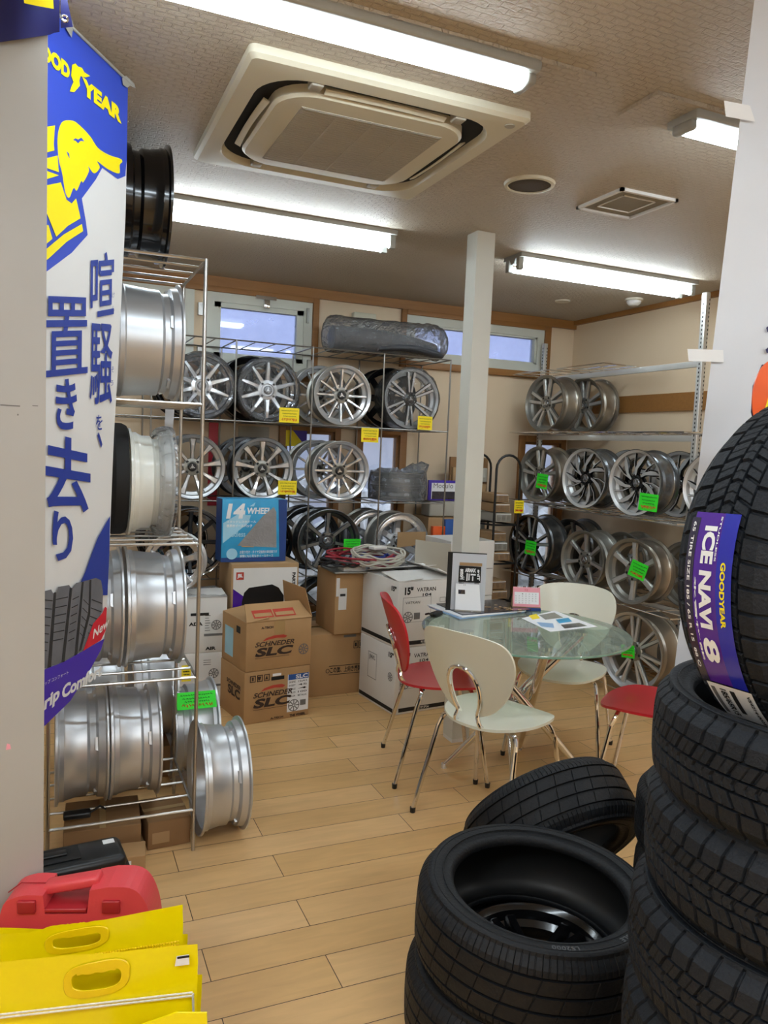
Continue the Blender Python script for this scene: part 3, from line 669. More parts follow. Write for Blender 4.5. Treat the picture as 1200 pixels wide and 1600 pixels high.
# windows
for i, (x0, x1, z0, z1) in enumerate(holes):
    fr = MB(); high = i < 3; f = .06 if high else .02; y0, y1 = (BY-.02, BY+.05) if high else (BY+.0, BY+.05)
    fr.box((x0, y0, z0), (x1, y1, z0+f)); fr.box((x0, y0, z1-f), (x1, y1, z1)); fr.box((x0, y0, z0+f), (x0+f, y1, z1-f)); fr.box((x1-f, y0, z0+f), (x1, y1, z1-f))
    if i == 2: fr.box((x0+.60, y0, z0+f), (x0+.66, y1, z1-f))
    if high:
        g_ = .045 if i < 2 else .02
        fr.box((x0+f, y0+.012, z0+f), (x1-f, y1, z0+f+g_*.7)); fr.box((x0+f, y0+.012, z1-f-g_*.7), (x1-f, y1, z1-f)); fr.box((x0+f, y0+.012, z0+f), (x0+f+g_, y1, z1-f)); fr.box((x1-f-g_, y0+.012, z0+f), (x1-f, y1, z1-f))
    w = struct('window_%d' % (i+1), fr, 'window_vinyl' if high else 'oak_trim')
    g = MB().box((x0+f, BY+.025, z0+f), (x1-f, BY+.031, z1-f)).build('pane', ['window_glass' if high else 'clear_glass'], w)
    if i == 1:
        l = MB(); l.box((x0+.33, BY-.05, z1-.018), (x0+.47, BY-.02, z1+.005)); l.box((x0+.385, BY-.055, z1-.075), (x0+.425, BY-.02, z1-.02), bev=.004); l.build('window_latch', ['chrome'], w)
        l = MB(); l.box((x1-.045, BY-.045, z1-.14), (x1-.03, BY-.02, z1-.04)); l.box((x1-.03, BY-.045, z0+.03), (x1+.0, BY-.02, z0+.09)); l.build('window_stay', ['rim_grey'], w)
        l = MB().box((x0-.045, BY-.03, z0+.04), (x0-.01, BY, z0+.12)); l.box((x0-.045, BY-.03, z1-.16), (x0-.01, BY, z1-.08)); l.build('window_hinge', ['dark_wire'], w)
# outside
struct('outdoor_ground', MB().box((-12, BY+.12, -.3), (16, 22, -.25)), 'outdoor_ground')
tag(MB().box((-9, 12, -.25), (13, 12.3, 2.05)).build('neighbour_wall', ['outdoor_wall']), 'pale rendered garden wall seen outside through the panes', 'wall')
mb = MB(); rr = random.Random(3)
for k in range(420):
    x = rr.uniform(-1, 7); z = rr.uniform(-.2, 1.15)*(.8+.2*sin(x*3)); y = rr.uniform(7.2, 7.9); s = rr.uniform(.10, .22)
    bm = bmesh.new(); bmesh.ops.create_icosphere(bm, subdivisions=1, radius=s)
    mb.add([v.co+Vector((x, y, z)) for v in bm.verts], [[v.index for v in f.verts] for f in bm.faces], 0, False); bm.free()
tag(mb.build('garden_hedge', ['foliage']), 'pale green hedge outside, seen through the low windows', 'hedge')

# ================================================================ CEILING ITEMS
def tube_light(label, x0, x1, y, twin=True, end=True):
    t = thing('ceiling_light', label, 'light', ((x0+x1)/2, y, CZ), 0, 'long white ceiling tube lights'); L = (x1-x0)/2
    mb = MB()
    if twin:
        mb.box((-L, -.088, -.022), (L, .088, 0)); mb.add([(-L, -.03, -.022), (L, -.03, -.022), (L, -.012, -.05), (-L, -.012, -.05), (-L, .03, -.022), (L, .03, -.022), (L, .012, -.05), (-L, .012, -.05)], [(0, 1, 2, 3), (4, 5, 6, 7), (3, 2, 6, 7), (0, 3, 7, 4), (1, 2, 6, 5)])
        mb.build('housing', ['lamp_body'], t)
        for s in (-1, 1):
            for e in (-1, 1): MB().box((e*L-e*.03, s*.052-.016, -.085), (e*L, s*.052+.016, -.018), bev=.004).build('lamp_holder', ['lamp_body'], t)
            MB().tube([(-L+.03, s*.052, -.066), (L-.03, s*.052, -.066)], .0145, 14).build('tube', ['tube_light'], t)
    else:
        mb.box((-L, -.065, -.035), (L, .065, 0), bev=.008)
        for e in (-1, 1): mb.box((e*L-e*.03, -.042, -.062), (e*L, .042, -.03), bev=.01)
        mb.build('housing', ['lamp_body'], t)
        d = MB(); n = 12; vs = []
        for x in (-L+.03, L-.03):
            for k in range(n+1):
                a = pi*k/n; vs.append((x, cos(a)*.040, -.033-sin(a)*.032))
        d.add(vs, [(k, k+1, n+2+k, n+1+k) for k in range(n)], 0, True); d.build('diffuser', ['tube_light'], t)
    return t
tube_light('long light bar with a white diffuser above the ceiling air conditioner', -.03, 1.222, 1.925, False)
tube_light('light bar at upper right, half cut off by the white poster edge', 1.785, 3.04, 1.935, False)
tube_light('twin tube ceiling light over the left wheel racks beyond the air conditioner', .32, 1.572, 3.68)
tube_light('twin tube ceiling light to the right of the white post', 2.305, 3.555, 3.70)
for i, (x, y) in enumerate(((-.03, .05), (1.79, .05), (-1.9, 1.93), (-.4-1.5, .05), (-1.3, 3.68), (-.03, -1.6), (1.79, -1.6))):
    tube_light('twin tube ceiling light behind the camera position' if y < 1 else 'twin tube ceiling light off to the left', x, x+1.252, y)
# old mounting patches
for i, (x0, x1, y0, y1) in enumerate(((.0, 1.40, 1.86, 2.03), (1.62, 3.1, 1.86, 2.03))):
    o = MB().box((x0, y0, CZ-.012), (x1, y1, CZ)).build('ceiling_patch_panel', [MT['ceiling']]); tag(o, 'textured backing panel on the ceiling around the %s light bar' % ('long' if i == 0 else 'right-hand'), 'panel')
# cassette air conditioner
t = thing('air_conditioner', 'square ceiling cassette air conditioner with grey intake grille', 'air conditioner', (.94, 2.61, CZ)); S = .452
def rsq(s, rad, n=8, bow=0.):
    out = []
    for cx, cy, a0 in ((s-rad, s-rad, 0), (-s+rad, s-rad, 90), (-s+rad, -s+rad, 180), (s-rad, -s+rad, 270)):
        for k in range(n+1):
            a = RD(a0+90*k/n); out.append((cx+rad*cos(a), cy+rad*sin(a)))
    return out
def ring(mb, A, B, za, zb, mi=0, sm=True):
    n = len(A); mb.add([(p[0], p[1], za) for p in A]+[(p[0], p[1], zb) for p in B], [(i, (i+1) % n, n+(i+1) % n, n+i) for i in range(n)], mi, sm)
mb = MB(); a0 = rsq(S, .02); ring(mb, a0, a0, 0, -.022); ring(mb, a0, rsq(S-.012, .02), -.022, -.032); ring(mb, rsq(S-.012, .02), rsq(.388, .15), -.032, -.036); ring(mb, rsq(.388, .15), rsq(.378, .15), -.036, -.01)
mb.build('casing', ['appliance_cream'], t)
mb = MB(); ring(mb, rsq(.384, .15), rsq(.30, .12), -.012, -.006); mb.build('air_outlet', ['black_matt'], t)
mb = MB(); ring(mb, rsq(.322, .13), rsq(.322, .13), -.008, -.034); ring(mb, rsq(.322, .13), rsq(.312, .12), -.034, -.042); ring(mb, rsq(.312, .12), rsq(.24, .02), -.042, -.046)
mb.build('inner_panel', ['appliance_cream'], t)
gm = mat('intake_grille', '#a8a396', .7, bump=.2, bscale=300)
mb = MB(); mb.box((-.24, -.24, -.048), (.24, .24, -.04)); gr = mb.build('intake_grille', [gm], t)
mb = MB()
for k in range(3): mb.box((-.24+.12*(k+1)-.004, -.235, -.0495), (-.24+.12*(k+1)+.004, .235, -.048))
for k in range(30): mb.box((-.235, -.235+k*.0162, -.0493), (.235, -.235+k*.0162+.006, -.048))
mb.build('grille_slats', [gm], gr)
for k in range(4):
    mb = MB(); vs = []; n = 14
    for i in range(n+1):
        u = -.2+.4*i/n; b = .008*(1-(u/.2)**2)
        vs += [(u, -.350-b*.6, -.030), (u, -.330-b, -.038), (u, -.329-b, -.034), (u, -.349-b*.6, -.026)]
    mb.add(vs, [(i*4+q, i*4+4+q, i*4+4+(q+1) % 4, i*4+(q+1) % 4) for i in range(n) for q in range(4)], 0, True)
    o = mb.build('louvre', ['appliance_cream'], t); o.rotation_euler = (0, 0, k*pi/2)
    c = MB(); c.box((.205, -.30, -.055), (.24, -.285, -.03)); 
o = MB().lathe([(0, -.036), (.016, -.036), (.018, -.031)], 24, c=(.40, -.40, 0)).build('sensor_cap', ['appliance_grey'], t)
for e in (-1, 1):
    for f in (-1, 1):
        MB().box((-.02, -.045, -.04), (.02, .0, -.012), bev=.006, T=Matrix.Translation((e*.235, f*.338+(.03 if f > 0 else 0), 0))).build('corner_clip', ['appliance_grey'], t)
# speaker, vent, detectors
t = thing('ceiling_speaker', 'round dark ceiling speaker with cream rim', 'speaker', (1.748, 2.71, CZ))
MB().lathe([(.083, -.002), (.086, -.012), (.098, -.010), (.102, 0)], 48).build('rim', ['appliance_cream'], t)
MB().lathe([(0, -.010), (.05, -.010), (.086, -.006)], 40).build('speaker_grille', ['speaker_grille'], t)
t = thing('ceiling_vent', 'small square ceiling air vent with white frame', 'vent', (2.228, 2.704, CZ))
mb = MB(); s = .146
for a, b in (((-s, -s), (s, -s+.014)), ((-s, s-.014), (s, s)), ((-s, -s), (-s+.014, s)), ((s-.014, -s), (s, s))): mb.box((a[0], a[1], -.012), (b[0], b[1], 0))
mb.build('vent_frame', ['card_white'], t)
MB().box((-.13, -.13, -.004), (.13, .13, -.001)).build('vent_mesh', [MT['vent_grey']], t)
mb = MB()
for a, b in (((-.085, -.085), (.085, -.081)), ((-.085, .081), (.085, .085)), ((-.085, -.085), (-.081, .085)), ((.081, -.085), (.085, .085))): mb.box((a[0], a[1], -.008), (b[0], b[1], -.004))
mb.build('vent_core', ['card_white'], t)
t = thing('smoke_detector', 'white dome smoke detector on the ceiling near the right corner', 'smoke detector', (3.62, 4.25, CZ))
MB().lathe([(.06, 0), (.06, -.012), (.05, -.016)], 36).build('base', ['appliance_cream'], t)
MB().lathe([(.048, -.014), (.045, -.03), (.03, -.045), (0, -.05)], 36).build('dome', ['card_white'], t)
tag(MB().lathe([(0, -.008), (.05, -.008), (.055, 0)], 36, c=(3.28, 4.58, CZ)).build('ceiling_cover_plate', ['appliance_cream']), 'flat round cover plate on the ceiling beyond the twin light', 'cover plate')
o = MB().box((1.96, BY-.055, 2.335), (2.13, BY, 2.44), bev=.006).build('junction_box', ['appliance_cream']); tag(o, 'cream plastic junction box on the back wall between the high windows', 'box')

# ================================================================ WHITE POST, PARTITION, POSTER
t = thing('support_post', 'square white steel post rising from the floor to the ceiling behind the table', 'post', (1.955, 3.437, 0))
MB().box((-.05, -.05, .02), (.05, .05, CZ)).build('shaft', ['painted_post'], t)
MB().box((-.049, -.049, 0), (.049, .049, .02)).build('worn_base', ['card_white'], t)
e = onw(71, 720, 1.80)
P0 = e
pm = MB(); d = Vector((-1, -.0, 0)); mb = MB().box((e.x-1.2, e.y, 0), (e.x, e.y+.07, CZ)); o = mb.build('wall_partition', ['partition']); o['kind'] = 'structure'
mk_ = [(20, 634, .030, .0016), (5, 633, .012, .0015), (55, 634, .012, .001), (28, 648, .003, .002)]
mb = MB()
for x, y, w_, h_ in mk_:
    p = ony(x, y, e.y); mb.box((p.x-w_/2, e.y-.0008, p.z-h_), (p.x+w_/2, e.y, p.z+h_))
mb.build('scuff_marks', ['print_grey'], o)
p = ony(13, 1167, e.y); MB().poly([(p.x-.005, e.y-.001, p.z-.007), (p.x+.006, e.y-.001, p.z-.005), (p.x+.004, e.y-.001, p.z+.006), (p.x-.003, e.y-.001, p.z+.009)]).build('paint_chip', ['paper_pink'], o)
# ================================================================ HANGING BANNER (tall, with winged foot)
A = onw(77, 600, 1.98); B = onw(188, 600, 2.28); BT = (B-A); BT.z = 0; BT.normalize(); BN = Vector((BT.y, -BT.x, 0))
if BN.dot(CO-A) < 0: BN = -BN
def bpt(x, y, e=0.): return onplane(x, y, A+BN*e, BN)
t = thing('hanging_banner', 'tall hanging cloth banner in blue and white with yellow winged foot', 'banner', Vector((A.x, A.y, 0)))
def bpoly(pts, m, name, e=.001, th=0.):
    mb = MB(); mb.poly([bpt(x, y, e) for x, y in pts]); o = mb.build(name, [m]); o.parent = t; o.matrix_parent_inverse = Matrix.Translation(-t.location); return o
outline = [(50, -12), (108, 42), (200, 130), (198, 250), (196, 340), (192, 420), (188, 500), (184, 580), (178, 680), (174, 780), (171, 860), (168, 930), (165, 985), (158, 1015), (140, 1048), (110, 1095), (66, 1138), (50, 1148)]
mb = MB(); mb.poly([bpt(x, y) for x, y in outline], .0012, -BN); o = mb.build('cloth', ['banner_white']); o.parent = t; o.matrix_parent_inverse = Matrix.Translation(-t.location)
ow = [0]
def bp_(pts, m, name='printed_shape', e=None):
    ow[0] += 1; return bpoly(pts, m, name, e if e else .0008+.0002*ow[0])
bp_([(50, -12), (108, 42), (200, 130), (198, 250), (196, 275), (184, 280), (160, 262), (150, 280), (128, 310), (134, 345), (137, 367), (112, 395), (76, 422), (50, 440)], 'banner_blue', 'blue_field')
# winged foot: ankle wing, foot and boot bands
bp_([(p.x, p.y) for p in cr([(x, y, 0) for x, y in [(96, 192), (108, 188), (120, 192), (140, 212), (153, 231), (170, 242), (188, 248), (191, 253), (187, 258), (186, 271), (168, 264), (152, 252), (156, 262), (147, 271), (138, 260), (139, 268), (130, 285), (127, 283), (120, 298), (115, 294), (108, 309), (102, 300), (97, 270), (92, 250), (90, 215)]], 4, True)], 'banner_yellow', 'wing')
bp_([(114, 219), (118, 216), (122, 218), (127, 215), (132, 221), (126, 220), (122, 224), (118, 220)], 'banner_blue', 'wing_feather_mark')
bp_([(104, 236), (108, 240), (109, 248), (106, 242)], 'banner_blue', 'wing_feather_mark')
bp_([(60, 200), (86, 196), (84, 225), (85, 235), (60, 242)], 'banner_yellow', 'foot')
bp_([(60, 250), (90, 243), (92, 269), (60, 258)], 'banner_yellow', 'foot')
bp_([(60, 262), (92, 274), (60, 284)], 'banner_yellow', 'foot')
bp_([(60, 292), (95, 285), (104, 312), (112, 318), (119, 310), (126, 341), (106, 353), (88, 370), (60, 300)], 'banner_yellow', 'foot')
bp_([(60, 348), (76, 352), (82, 373), (60, 392)], 'banner_yellow', 'foot')
bp_([(76, 386), (100, 366), (128, 350), (130, 361), (104, 378), (76, 404), (60, 416), (60, 400)], 'banner_yellow', 'foot_band')
# words; each word is laid along the cloth between two points, upright
BU = Vector((0, 0, 1))
def bword(txt, xl, yl, xr, yr, hpx, m, bold=.03, name='lettering', shear=0., e=None):
    ow[0] += 1; e = e or (.0008+.0002*ow[0])
    a = bpt(xl, yl, e); b = bpt(xr, yr, e); hh = (bpt(xl, yl-hpx, e)-a).length
    mb = MB(); ex = (b-a); L = ex.length
    letter(mb, txt, lambda u, v: a+ex*u+BU*v, 0, 0, 1, hh, bold=bold)
    if shear: 
        for v in mb.v: v += BT*shear*((v-a).dot(BU))
    o = mb.build(name, [m], fix=False); o.parent = t; o.matrix_parent_inverse = Matrix.Translation(-t.location); return o
bword('GOOD', 49, 78, 109, 126, 27, 'banner_yellow', .06)
bword('YEAR', 128, 145, 190, 194, 26, 'banner_yellow', .06)
bp_([(111, 118), (113, 101), (118, 99), (122, 104), (128, 106), (132, 113), (141, 119), (133, 121), (126, 119), (124, 126), (125, 134), (116, 144), (109, 143), (112, 134), (115, 128)], 'banner_yellow', 'small_wing')
def bchar(ch, x0, y0, x1, y1, m='banner_ink', bold=.008, shear=0.):
    # glyph in the box x0..x1 (at y1 baseline)
    bword(ch, x0, y1, x1, y1+(x1-x0)*((y1-700)*.0010), (y1-y0), m, bold, 'brush_character')
bchar('喧', 141, 395, 178, 498); bchar('騒', 140, 503, 175, 633)
for x0, y0, x1, y1, c in ((150, 648, 160, 672, 'を'), (152, 675, 160, 700, '、')): bchar(c, x0, y0, x1, y1, bold=.01)
for c, x0, y0, x1, y1 in (('置', 70, 462, 137, 590), ('き', 87, 590, 120, 672), ('去', 68, 674, 141, 795), ('り', 82, 797, 114, 875)): bchar(c, x0, y0, x1, y1, bold=.022 if c != '置' else .008)
for c, x, y in (('け', 177, 463), ('ん', 177, 484), ('そ', 176, 579), ('う', 175, 600)): bchar(c, x-2, y-6, x+2, y+3, bold=0.)
# lower art: blue swoosh, tyre tread, red corner, purple band
bp_([(172, 806), (163, 822), (153, 840), (143, 866), (134, 892), (125, 912), (127, 930), (168, 930), (171, 860)], 'banner_ink', 'blue_field')
tp = [(50, 926), (68, 924), (80, 921), (83, 927), (88, 926), (91, 917), (108, 914), (112, 920), (119, 911), (128, 909), (150, 903), (158, 907), (161, 925), (160, 955), (152, 970), (140, 1000), (130, 1016), (100, 1033), (50, 1052)]
bp_(tp, 'tread_print', 'printed_tyre')
for pts in ([(84, 926), (88, 925), (80, 1042), (74, 1044)], [(109, 918), (113, 919), (101, 1034), (96, 1035)], [(128, 909), (131, 909), (121, 1022), (116, 1026)], [(140, 906), (143, 906), (141, 960), (127, 1016), (123, 1018), (138, 955)]):
    bp_(pts, 'tread_groove', 'printed_groove')
mb = MB(); ow[0] += 1; ee = .0008+.0002*ow[0]
for k in range(8):
    for (xa, xb, sl) in ((88, 107, -4), (66, 83, 2), (114, 124, -5), (131, 139, 8), (144, 160, 6)):
        y = 936+k*13; xo = -(y-930)*.11; xa_, xb_ = xa+xo, xb+xo
        if y > 1015-(xa-66)*.25: continue
        mb.add([bpt(xa_, y, ee), bpt(xb_, y+sl, ee), bpt(xb_, y+sl+1.6, ee), bpt(xa_, y+1.6, ee)], [(0, 1, 2, 3)])
o = mb.build('printed_sipes', ['tread_groove'], fix=False); o.parent = t; o.matrix_parent_inverse = Matrix.Translation(-t.location)
bp_([(164, 948), (160, 958), (146, 974), (130, 1017), (158, 1000), (165, 985), (167, 950)], 'banner_red', 'red_corner')
bword('New', 145, 999, 168, 979, 15, 'banner_white', .02, shear=.2)
bp_([(50, 1054), (100, 1034), (132, 1016), (163, 998), (158, 1015), (140, 1048), (110, 1095), (66, 1138), (50, 1148)], 'banner_purple', 'purple_band')
bword('ップ コンフォート', 70, 1071, 107, 1053, 6, 'banner_white', .0)
bword('rip', 68, 1117, 91, 1098, 26, 'banner_white', .04, shear=.15); bword('Comfort', 96, 1093, 158, 1056, 21, 'banner_white', .04, shear=.15)
# rod, clip
r0, r1 = bpt(60, -8, .004), bpt(206, 133, .004)
mb = MB(); mb.tube([r0, r1], .004, 10); o = mb.build('rod', ['lamp_body']); o.parent = t; o.matrix_parent_inverse = Matrix.Translation(-t.location)
bpoly([(191, 122), (197, 118), (210, 131), (212, 138), (203, 134), (199, 137), (192, 132)], 'lamp_body', 'rod_clip', .006)
bpoly([(103, 44), (113, 30), (115, 40), (112, 59)], 'lamp_body', 'rod_clip', .006)
# navy banner at the top left corner
e = onw(60, 20, 1.70)
def npt(x, y, o=0.): return ony(x, y, e.y-o)
t2 = thing('corner_banner', 'glossy navy vinyl banner with yellow patch hung at the upper left corner', 'banner', (e.x, e.y, 2.3))
def nadd(mb, name, m):
    o = mb.build(name, [m]); o.parent = t2; o.matrix_parent_inverse = Matrix.Translation(-t2.location); return o
vs = []; nx = 20
for i in range(nx+1):
    x = -60+i*(153/nx); yb = 66-max(0, x)*.15-(2 if x > 80 else 0); o_ = .006*sin(x*.06)
    for y in (-70, -30, 10, 40, yb): vs.append(npt(x, y, o_))
mb = MB(); mb.add(vs, [(i*5+j, i*5+j+1, i*5+j+6, i*5+j+5) for i in range(nx) for j in range(4)], 0, True); nadd(mb, 'vinyl_sheet', 'banner_navy')
mb = MB(); mb.poly([npt(94, -70, -.012), npt(104, -70, -.012), npt(106, 4, -.012), npt(114, 42, -.012), npt(95, 44, -.012)]); nadd(mb, 'folded_corner', 'banner_navy')
mb = MB(); mb.poly([npt(34, -20, .02), npt(82, -20, .02), npt(84, 14, .02), npt(62, 10, .02), npt(38, 5, .02)]); nadd(mb, 'yellow_patch', 'banner_yellow')
g = npt(101, 29, -.008); mb = MB(); mb.lathe([(.004, -.002), (.0065, -.003), (.009, 0)], 20, axis='Y', c=g); nadd(mb, 'grommet', 'chrome')
# ================================================================ RIGHT POSTER WITH TAPE
pe = onw(1135, 360, 1.66); th_ = -.41; PD = Vector((cos(th_), sin(th_), 0)); PN = Vector((PD.y, -PD.x, 0)); PN = -PN if PN.dot(CO-pe) < 0 else PN
def ppt(x, y, e=0.): return onplane(x, y, pe+PN*e, PN)
a0 = onplane(1180, -12, pe, PN); a1 = onplane(1083, 800, pe, PN)
dirv = (a1-a0).normalized(); k = (CZ-a0.z)/dirv.z; top = a0+dirv*k; k = (.95-a0.z)/dirv.z; bot = a0+dirv*k
t = thing('hanging_poster', 'large plain white poster sheet hanging edge-on behind the tyre stack', 'poster', Vector((bot.x, bot.y, 0)))
mb = MB(); q = [bot, top, top+PD*.9, bot+PD*1.0]
vs = []; nn = 30
for i in range(nn+1):
    for j in range(13):
        l = bot.lerp(top, i/nn); r_ = q[3].lerp(q[2], i/nn); p = l.lerp(r_, j/12); p = p + PN*(.004*sin(i*.9+j)*sin(j*1.3)); vs.append(p-t.location)
mb.add(vs, [(i*13+j, i*13+j+1, (i+1)*13+j+1, (i+1)*13+j) for i in range(nn) for j in range(12)], 0, True); po = mb.build('sheet', ['poster_white'], t)
for pts in ([(1131, 157), (1172, 165), (1180, 190), (1134, 182)], [(1074, 545), (1130, 547), (1131, 566), (1076, 564)]):
    mb = MB(); mb.poly([ppt(x, y, .008)-t.location for x, y in pts]); mb.build('tape_strip', ['strip_white'], t)
mb = MB(); mb.poly([ppt(x, y, .008)-t.location for x, y in ((1197, 512), (1203, 508), (1206, 516), (1199, 519))]); mb.poly([ppt(x, y, .008)-t.location for x, y in ((1196, 546), (1204, 540), (1206, 549), (1198, 552))]); mb.build('printed_ink', ['banner_navy'], t)

# ================================================================ WIRE RACKS
wire_rack('tall bare steel wire rack of square bays standing against the back wall', [.05, .545, 1.04, 1.53, 2.02, 2.515], 4.75, 5.2, [.155, .645, 1.128, 1.622, 2.11], ext=.004, nrods=3, rods_along='y', m='dark_wire', r=.0044)
wire_rack('steel wire rack behind the blue and white banner, full of silver wheels', [.0, .49], 2.754, 3.24, [.154, .648, 1.131, 1.621, 2.113], r=.0055, ext=.006, nrods=3, rods_along='x')
# right-hand rack: two slotted chrome posts with long beams and wire trays
t = thing('display_rack', 'chrome slotted-post display rack of wire trays along the right wall', 'rack', (3.56, 3.55, 0))
for y, zt in ((0, 2.49), (1.62, 2.36)):
    p = MB().box((-.016, -.02, 0), (.016, .02, zt), bev=.004).build('post', ['post_steel'], t)
    s = MB()
    for k in range(int(zt/.025)-2): s.box((-.0168, -.004, .04+k*.025), (-.0162, .004, .052+k*.025)); s.box((.006, -.0208, .04+k*.025), (.012, -.0202, .052+k*.025))
    s.build('perforation_pattern', ['black_matt'], p); p.location = (0, y, 0)
TR = []
for z in (.06, .59, 1.135, 1.655, 2.10):
    MB().box((-.014, -.0, z-.045), (.004, 1.62, z-.008), bev=.002).build('beam', ['post_steel'], t)
    if z > 2:
        trays = [(.55, 1.05, -.28), (1.15, 1.62, -.28)]
    else: trays = [(-.22, .42, -.31), (.46, 1.02, -.30), (1.06, 1.60, -.29)]
    for ya, yb, xa in trays:
        mb = MB(); xb = .24
        mb.tube([(xa, ya, z), (xb, ya, z), (xb, yb, z), (xa, yb, z)], .0045, 8, closed=True)
        for k in range(1, 4): mb.tube([(xa+(xb-xa)*k/4, ya, z), (xa+(xb-xa)*k/4, yb, z)], .003, 6)
        for k in range(1, 3): mb.tube([(xa, ya+(yb-ya)*k/3, z), (xb, ya+(yb-ya)*k/3, z)], .003, 6)
        mb.build('wire_tray', ['chrome'], t)
# ================================================================ BACK RACK WHEELS
FY = 4.775
def back(style, label, x, z, W=None, off=0., rz=0., y=None, **kw):
    S = STY[style]; w_ = W or S.get('W', .17); return wheel(style, label, (x, (y if y else FY)+w_/2+off, z+.005), rz, kw.pop('group', None), W=W, **kw)
z1, z2, z3 = 1.622, 1.128, .645
back('ten_bright', 'bright ten-spoke wheel in crinkled clear film, upper shelf, first from the left', .845, z1)
back('ten_bright', 'bright ten-spoke alloy wheel with yellow tag, upper shelf under the high window', 1.255, z1)
back('twelve_silver', 'silver twelve-spoke wheel on the upper shelf below the bagged roll', 1.750, z1)
back('black_twin', 'black and polished twin-spoke wheel in clear film on the upper shelf', 2.245, z1)
back('nine_silver', 'grey nine-spoke wheel on the middle shelf beside the left wire rack', .800, z2)
back('nine_silver', 'nine-spoke wheel with polished faces directly above the blue wheel box', 1.235, z2)
back('twelve_silver', 'silver twelve-spoke wheel on the middle shelf beside the bagged wheels', 1.755, z2)
back('dark_chrome', 'dark chrome deep-dish wheel on the third shelf, behind the left wire rack', .800, z3)
back('plain_steel', 'glossy black wheel mostly hidden behind the blue wheel box', 1.24, z3, off=.02)
back('seven_dark', 'dark grey seven-spoke wheel with green tag above the cable pile', 1.690, z3)
back('mesh_dished', 'silver deep-dish wheel with riveted polished lip behind the open white carton', 2.215, z3)
back('seven_dark', 'dark wheel on the lowest shelf seen between the brown cartons', 1.70, .155, off=.0, R=.23)
# rear row on the same shelves
for st, lab, x, z in (('plain_steel', 'black wheel standing behind the yellow-tagged ten-spoke wheel', 1.19, z1), ('twelve_silver', 'silver wheel standing behind the upper twelve-spoke wheel', 1.66, z1), ('plain_steel', 'black wheel standing behind the film-wrapped black wheel', 2.16, z1),
                      ('nine_silver', 'wheel standing behind the polished nine-spoke wheel above the blue box', 1.175, z2), ('twelve_silver', 'silver wheel standing behind the lower twelve-spoke wheel', 1.67, z2),
                      ('seven_dark', 'dark wheel standing behind the green-tagged seven-spoke wheel', 1.62, z3), ('mesh_dished', 'silver wheel standing behind the riveted-lip wheel', 2.10, z3), ('ten_bright', 'bright wheel standing behind the first film-wrapped wheel', .78, z1), ('dark_chrome', 'chrome wheel standing behind the dark chrome wheel', .72, z3)):
    S = STY[st]; w0 = S.get('W', .17); back(st, lab, x, z, off=w0+.02)
# clear film over wheels
def film_disc(x, y, z, R, W, seed, name='plastic_film', m='film'):
    rr = random.Random(seed); mb = MB(); prof = []; n = 40; vs = []
    rings = [(.0, -W/2-.006), (.35, -W/2-.004), (.7, -W/2-.005), (.97, -W/2-.006), (1.03, -W/2+.004), (1.04, 0), (1.03, W/2)]
    for r_, yy in rings:
        for k in range(n): 
            a = 2*pi*k/n; j = rr.uniform(-1, 1); q = r_*(1+.018*j)*R; vs.append((x+q*sin(a), y+yy+.004*rr.uniform(-1, 1)*(1 if r_ > .2 else 0), z+R+q*cos(a)))
    mb.add(vs, [(i*n+k, i*n+(k+1) % n, (i+1)*n+(k+1) % n, (i+1)*n+k) for i in range(len(rings)-1) for k in range(n)], 0, False)
    return mb.build(name, [m])
for x, z, R_, lab, sd in ((.845, z1, .200, 'crinkled clear plastic film round the leftmost bright ten-spoke wheel', 1), (1.255, z1, .200, 'clear plastic film round the yellow-tagged ten-spoke wheel', 5), (2.245, z1, .207, 'clear plastic film round the black twin-spoke wheel', 2)):
    o = film_disc(x, FY+.085, z+.004, R_, .176, sd); tag(o, lab, 'plastic film')
# bagged wheels lying flat (middle shelf) and bagged roll (top)
def lump(name, pts, rad, m, seg=28, noise=.0, seed=1, rings=24, squash=1.):
    rr = random.Random(seed); mb = MB(); P = cr(pts, rings//max(1, len(pts)-1)); n = len(P); vs = []
    for i, p in enumerate(P):
        f = i/(n-1); r_ = rad(f); tn = (P[min(i+1, n-1)]-P[max(i-1, 0)]).normalized(); up = Vector((0, 0, 1)); sd = tn.cross(up).normalized()
        for k in range(seg):
            a = 2*pi*k/seg; q = r_*(1+rr.uniform(-noise, noise)); vs.append(p+sd*cos(a)*q+up*sin(a)*q*squash)
    mb.add(vs, [(i*seg+k, (i+1)*seg+k, (i+1)*seg+(k+1) % seg, i*seg+(k+1) % seg) for i in range(n-1) for k in range(seg)], 0, True)
    mb.add([P[0]]+vs[:seg], [(0, 1+k, 1+(k+1) % seg) for k in range(seg)], 0, True); mb.add([P[-1]]+vs[-seg:], [(0, 1+k, 1+(k+1) % seg) for k in range(seg)], 0, True)
    return mb.build(name, [m])
t = thing('rolled_mat', 'dark grey rolled mat in a clear plastic bag on top of the back rack', 'mat', (2.1, 4.95, 2.12))
o = lump('mat_roll', [(-.40, -.05, .085), (-.2, -.05, .088), (0, -.05, .085), (.2, -.05, .075), (.36, -.05, .06)], lambda f: .078 if f < .5 else .078-.03*(f-.5)*2, 'dark_grey_mat', noise=.03); o.parent = t
o = lump('loose_edge', [(-.1, -.13, .03), (.1, -.15, .05), (.3, -.14, .03), (.38, -.1, .02)], lambda f: .03+.02*sin(pi*f), 'dark_grey_mat', noise=.06, squash=.5); o.parent = t
